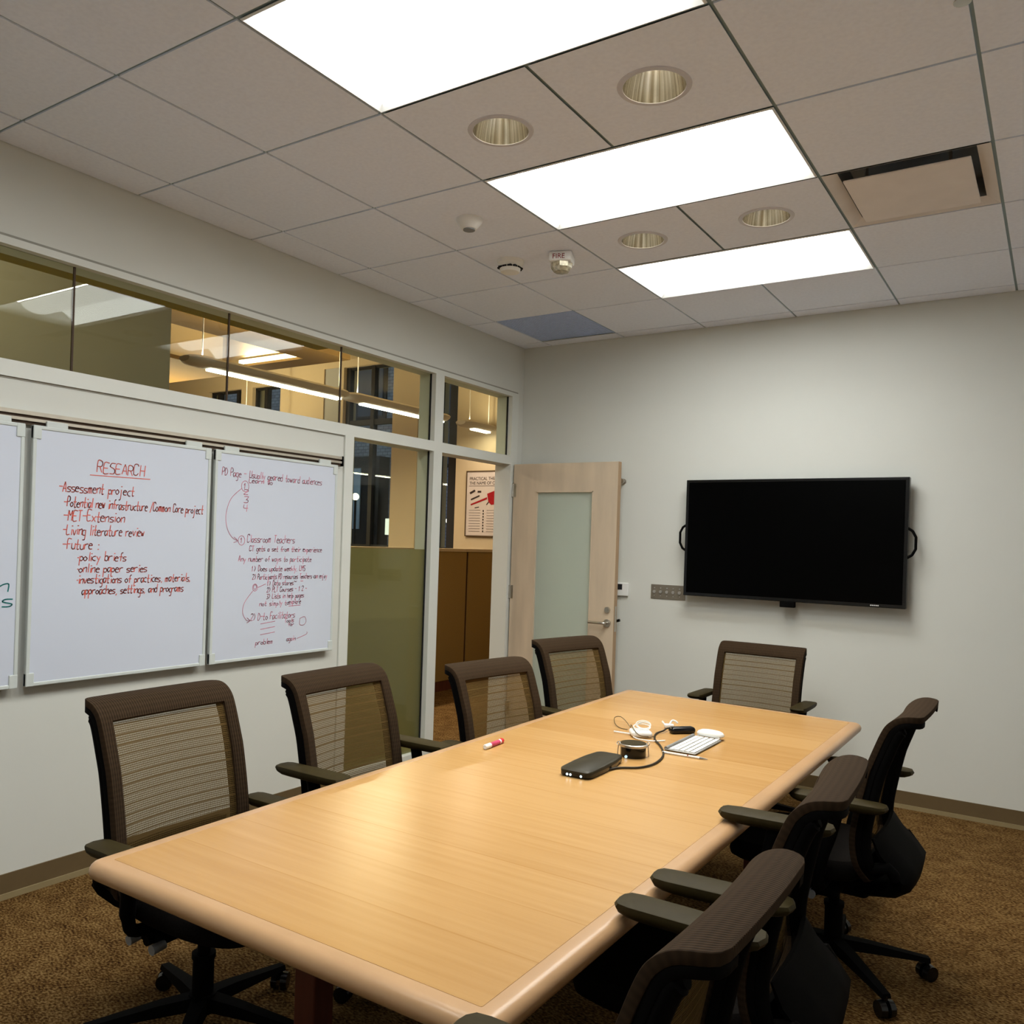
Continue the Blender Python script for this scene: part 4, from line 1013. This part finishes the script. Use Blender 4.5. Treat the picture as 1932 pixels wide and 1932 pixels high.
    ba = b.build('star_base', M_BLACK, ch, smooth=30)
    for k in range(5):
        a = 2*pi*k/5 + .3; d_ = Vector((cos(a), sin(a), 0)); c = d_*.318; rot = a + pi/2 + .5*k
        ax = Vector((cos(rot), sin(rot), 0)); b = MB()
        for s_ in (-1, 1):
            p0 = c + ax*(s_*.006); p1 = c + ax*(s_*.026); b.tube([(p0.x, p0.y, .029), (p1.x, p1.y, .029)], [.029, .026], 18)
        b.tube([(c.x, c.y, .03), (c.x, c.y, .072)], .008, 8); b.build('caster', M_GLOSSBLACK, ba)
    return ch
GRP = 'net-backed chairs around the conference table'
CH = [ # x, y, facing deg, lift, arm shift, label
 (1.395, -3.968, 2, .005, -.085, 'net-backed task chair below the RESEARCH whiteboard, closest to the table corner'),
 (1.480, -3.285, 1, .005, 0, 'net-backed task chair in front of the frosted sidelight, its arm rest beside the table edge'),
 (1.650, -2.540, -8, -.020, -.012, 'net-backed task chair in front of the doorway opening, third along the glazed wall'),
 (1.545, -1.650, -12, .005, -.036, 'net-backed task chair in front of the open maple door'),
 (2.060, -.830, -91, -.040, 0, 'net-backed task chair at the table end below the wall screen'),
 (2.845, -2.350, 180, -.015, 0, 'task chair seen from its side against the bare wall, farthest on the window-free side'),
 (2.825, -3.530, 184, -.015, .078, 'task chair with its net back edge-on, middle of the three on the window-free side'),
 (2.842, -4.285, 180, -.035, .098, 'task chair whose ribbed head band is closest to the camera'),
]
proto = make_chair()
BZ = {p.name.split('.')[0]: p.location.z for p in kids(proto)}
CHAIRS = [proto] + [copy_tree(proto) for _ in CH[1:]]
for k, (x, y, a, lift, arm, lab) in enumerate(CH):
    c = CHAIRS[k]
    c.location = (x, y, 0); c.rotation_euler = (0, 0, radians(a)); tag(c, lab, 'chair', GRP)
    for p in kids(c):
        nm = p.name.split('.')[0]
        p.location.z = BZ[nm]
        if nm in ('back_frame', 'back_net', 'back_shell', 'back_upright', 'lower_shell', 'seat', 'mechanism', 'armrest'): p.location.z += lift
        if nm == 'armrest':
            sd = 1 if sum(v_.co.y for v_ in p.data.vertices) > 0 else -1; dx = .075 if k == 0 else 0.0
            if arm or dx:
                tmp = arm_post(sd, dx, arm).build('armrest', M_BLACK); p.data = tmp.data; bpy.data.objects.remove(tmp)
            for q_ in kids(p): q_.location = (dx, 0, arm)
        if nm == 'star_base': p.rotation_euler.z = .4*k + (.63 if k == 1 else 0)

# ------------------------------------------------------------------ things on the table
Zt = TZ + .0006
# marker
mk = empty('whiteboard_marker', (1.757, -2.966, Zt + .009), radians(94)); R_ = .009
b = MB(); b.tube([(-.030, 0, 0), (.036, 0, 0)], R_, 18); tag(b.build('barrel', mat('marker label', (.50, .05, .12), .4, .4, noise=(60, .2)), mk), 'magenta printed barrel')
b = MB(); b.tube([(-.068, 0, 0), (-.064, 0, 0), (-.030, 0, 0)], [R_*.8, R_*1.05, R_*1.05], 18); b.tube([(.036, 0, 0), (.046, 0, 0)], R_, 18); b.build('sleeve', M_WHITEPL, mk)
b = MB(); b.tube([(.046, 0, 0), (.062, 0, 0), (.068, 0, 0)], [R_*1.08, R_*1.08, R_*.8], 18); tag(b.build('cap', mat('marker red', (.62, .02, .03), .35, .4, noise=(20, .05)), mk), 'red cap')
tag(mk, 'short red and white marker lying alone on the table', 'marker')

# black tapered remote unit
pd = empty('black_handset', (2.176, -3.0, Zt), radians(-88 + 180))
pd.location.x += .012
b = MB(); ol = [(-.155, .036), (-.150, .048), (-.135, .056), (-.04, .060), (.06, .058), (.13, .048), (.145, .038), (.150, .02)]
ol = [(x, y) for x, y in ol] + [(x, -y) for x, y in ol[::-1]]
v = []; lv2 = [(.96, 0), (1.0, .006), (1.0, .015)]
for (sc, z) in lv2: v += [(x*sc, y*sc, z) for x, y in ol]
n = len(ol); b.add(v, [(a*n+j, a*n+(j+1) % n, (a+1)*n+(j+1) % n, (a+1)*n+j) for a in range(2) for j in range(n)] + [tuple(range(n))[::-1], tuple(2*n+j for j in range(n))]); b.build('body', M_GLOSSBLACK, pd)
b = MB(); v = []
for (sc, z) in ((1.005, .0155), (1.005, .022), (.97, .025)): v += [(x*sc, y*sc, z) for x, y in ol]
b.add(v, [(a*n+j, a*n+(j+1) % n, (a+1)*n+(j+1) % n, (a+1)*n+j) for a in range(2) for j in range(n)] + [tuple(range(n))[::-1], tuple(2*n+j for j in range(n))]); b.build('top_cover', mat('dark olive cover', (.022, .018, .008), .5, .3, noise=(30, .1)), pd)
for yy in (-.026, .012, .024):
    b = MB(); b.sphere((-.1545, yy, .009), .0042); b.build('indicator_lamp', emit('white led', (.75, .95, 1), 1.6), pd)
tag(pd, 'flat black tapered unit with small lit indicators lying on the table', 'electronic device')

# black puck in a silver ring
pk = empty('speaker_puck', (2.222, -2.752, Zt)); 
b = MB(); b.lathe([(.044, 0), (.046, .004), (.046, .038), (.001, .038)], n=36, cap=True); b.build('body', M_GLOSSBLACK, pk)
b = MB(); b.lathe([(.046, .036), (.052, .038), (.052, .046), (.047, .048), (.046, .046)], n=36); b.build('rim', M_STEEL, pk)
b = MB(); b.lathe([(.047, .046), (.046, .049), (.02, .0505), (.001, .0505)], n=36); b.build('grille', M_ARM, pk)
for a in (radians(35), radians(215)):
    b = MB(); cx, cy = .054*cos(a), .054*sin(a); b.tube([(cx + .006*cos(q_), cy + .002*sin(q_), .046 + .006*sin(q_)) for q_ in [2*pi*k/8 for k in range(9)]], .0018, 6); b.tube([(cx, cy, .042), (cx*1.06, cy*1.06, .0)], .0018, 6); b.build('wire_loop', M_STEEL, pk)
b = MB(); b.tube([(-.006, -.046, .006), (-.006, -.050, .006)], .005, 10); b.build('indicator_lamp', emit('pale blue led', (.6, .85, 1), 1.0), pk)
tag(pk, 'round black puck with a silver rim behind the flat black unit', 'speaker')

# white adapter with coiled leads
wa = empty('white_adapter', (2.108, -2.425, Zt), radians(35))
b = MB(); b.box((-.042, -.040, 0), (.042, .040, .026), 0, .012); b.build('body', M_WHITEPL, wa)
b = MB()
for (r_, cx, cz, tilt, dy) in ((.030, .012, .044, .5, .010), (.026, .016, .040, .7, .016), (.034, .006, .036, 1.1, .006)):
    b.tube([(cx + r_*cos(q_), dy + r_*sin(q_)*sin(tilt)*.6, cz + r_*sin(q_)*cos(tilt)*.55) for q_ in [2*pi*k/24 for k in range(25)]], .0022, 6)
b.build('coiled_lead', M_WHITEPL, wa)
b = MB(); b.tube(catmull([(-.04, .01, .006), (-.075, .03, .006), (-.10, .045, .006)], 5), .003, 6); b.tube(catmull([(-.035, -.038, .004), (-.02, -.075, .004), (.03, -.10, .004), (.08, -.085, .004)], 5), .0025, 6); b.build('lead_end', M_WHITEPL, wa)
tag(wa, 'white power adapter with coiled white leads on top', 'adapter')

# cables
def cable(name, pts, r_, m, label, end=None):
    P = catmull(pts, 8); b = MB(); b.tube(P, r_, 8); o = b.build(name, m); tag(o, label, 'cable'); return o
cz = Zt + .0042
cable('cable', [(2.236, -3.035, Zt + .009), (2.243, -3.0, cz), (2.262, -2.950, cz), (2.310, -2.905, cz), (2.330, -2.84, cz), (2.328, -2.765, cz), (2.308, -2.678, cz), (2.273, -2.600, cz), (2.232, -2.53, cz), (2.190, -2.47, cz), (2.158, -2.400, cz), (2.145, -2.34, cz), (2.155, -2.305, cz + .004), (2.153, -2.262, cz + .006), (2.160, -2.232, Zt + .010)], .0038, mat('brown black cable', (.020, .014, .006), .5, .3, noise=(30, .1)), 'dark cable curving from the flat black unit to the black block')
cable('cable', [(2.022, -2.360, Zt + .003), (1.978, -2.345, Zt + .002), (1.937, -2.305, Zt + .010), (1.914, -2.255, Zt + .022), (1.935, -2.240, Zt + .025), (1.985, -2.290, Zt + .018), (2.030, -2.35, Zt + .012), (2.055, -2.40, Zt + .034), (2.090, -2.455, Zt + .031), (2.128, -2.482, Zt + .016), (2.150, -2.44, Zt + .006), (2.160, -2.40, Zt + .003)], .0016, mat('thin brown cord', (.09, .06, .02), .5, .3, noise=(30, .1)), 'thin brown cord looped over the white adapter')

# black block with white plug
bk = empty('black_block', (2.215, -2.255, Zt), radians(48))
b = MB(); b.box((-.052, -.022, 0), (.056, .022, .026), 0, .011); b.build('body', M_GLOSSBLACK, bk)
tag(bk, 'black rounded block beside the white plug', 'adapter')
pl = empty('white_plug', (2.140, -2.198, Zt), radians(30)); b = MB(); b.box((-.022, -.012, .001), (.018, .012, .018), 0, .005); b.build('body', M_WHITEPL, pl)
b = MB(); b.tube(catmull([(.0, .0, .016), (.012, .010, .030), (.024, .004, .030), (.034, .0, .022)], 4), .004, 8); b.tube([(-.02, -.0, .014), (-.03, .01, .026)], .004, 8); b.build('lead', M_WHITEPL, pl)
tag(pl, 'small white plug lying against the end of the black block', 'plug')

# keyboard, mouse, stylus
kb = empty('keyboard', (2.336, -2.438, Zt), radians(90 - 0))
b = MB(); b.box((-.152, -.062, .002), (.140, .060, .007), 0, .0025); b.tube([(-.150, .054, .008), (.138, .054, .008)], .0075, 12); b.build('tray', mat('grey aluminium', (.30, .30, .29), .5, .4, .6, noise=(30, .04)), kb, smooth=40)
rows = [(-.047, 11), (-.026, 12), (-.005, 13), (.016, 13), (.035, 14)]
for (y, n_) in rows:
    for k in range(n_):
        w = .282/n_; x = -.147 + w*k
        if y == -.047 and k in (4, 5, 6, 7):
            if k > 4: continue
            x1 = x + 4*w
        else: x1 = x + w
        b = MB(); b.box((x + .0020, y - .0080, .0068), (x1 - .0020, y + .0080, .0105), 0, .0012); b.build('key', M_WHITEPL, kb, smooth=0)
tag(kb, 'slim aluminium keyboard with white keys lying on the table', 'keyboard')
mo = empty('mouse', (2.345, -2.277, Zt + .0105), radians(-2))
b = MB(); v = []; N_ = 28
for (sc, z) in ((.93, 0), (1.0, .004), (.99, .009), (.90, .015), (.70, .020), (.40, .0225), (.05, .0235)):
    for k in range(N_):
        a = 2*pi*k/N_; ca, sa = cos(a), sin(a); v.append((.055*sc*math.copysign(abs(ca)**.75, ca), .028*sc*math.copysign(abs(sa)**.75, sa), z))
b.add(v, [(a*N_+j, a*N_+(j+1) % N_, (a+1)*N_+(j+1) % N_, (a+1)*N_+j) for a in range(6) for j in range(N_)] + [tuple(range(N_))[::-1], tuple(6*N_+j for j in range(N_))]); b.build('shell', M_WHITEPL, mo)
b = MB(); b.box((-.048, -.024, -.003), (.048, .024, .0005), 0, .001); b.build('base', M_ALU, mo, smooth=0)
mo.location.z += .003
tag(mo, 'white mouse resting across the end of the keyboard', 'mouse')
pn = empty('stylus', (2.372, -2.631, Zt + .0045), radians(3))
b = MB(); b.tube([(-.085, 0, 0), (-.08, 0, 0), (.055, 0, 0)], [.003, .0042, .0042], 12); b.build('barrel', M_WHITEPL, pn)
b = MB(); b.tube([(.055, 0, 0), (.085, 0, -.001)], [.0042, .001], 12); b.build('tip', M_GREYPL, pn)
b = MB(); b.tube([(.010, -.003, .003), (.014, -.003, .003)], .002, 8); b.build('button', M_REDINK, pn)
tag(pn, 'slim white stylus lying in front of the keyboard', 'stylus')
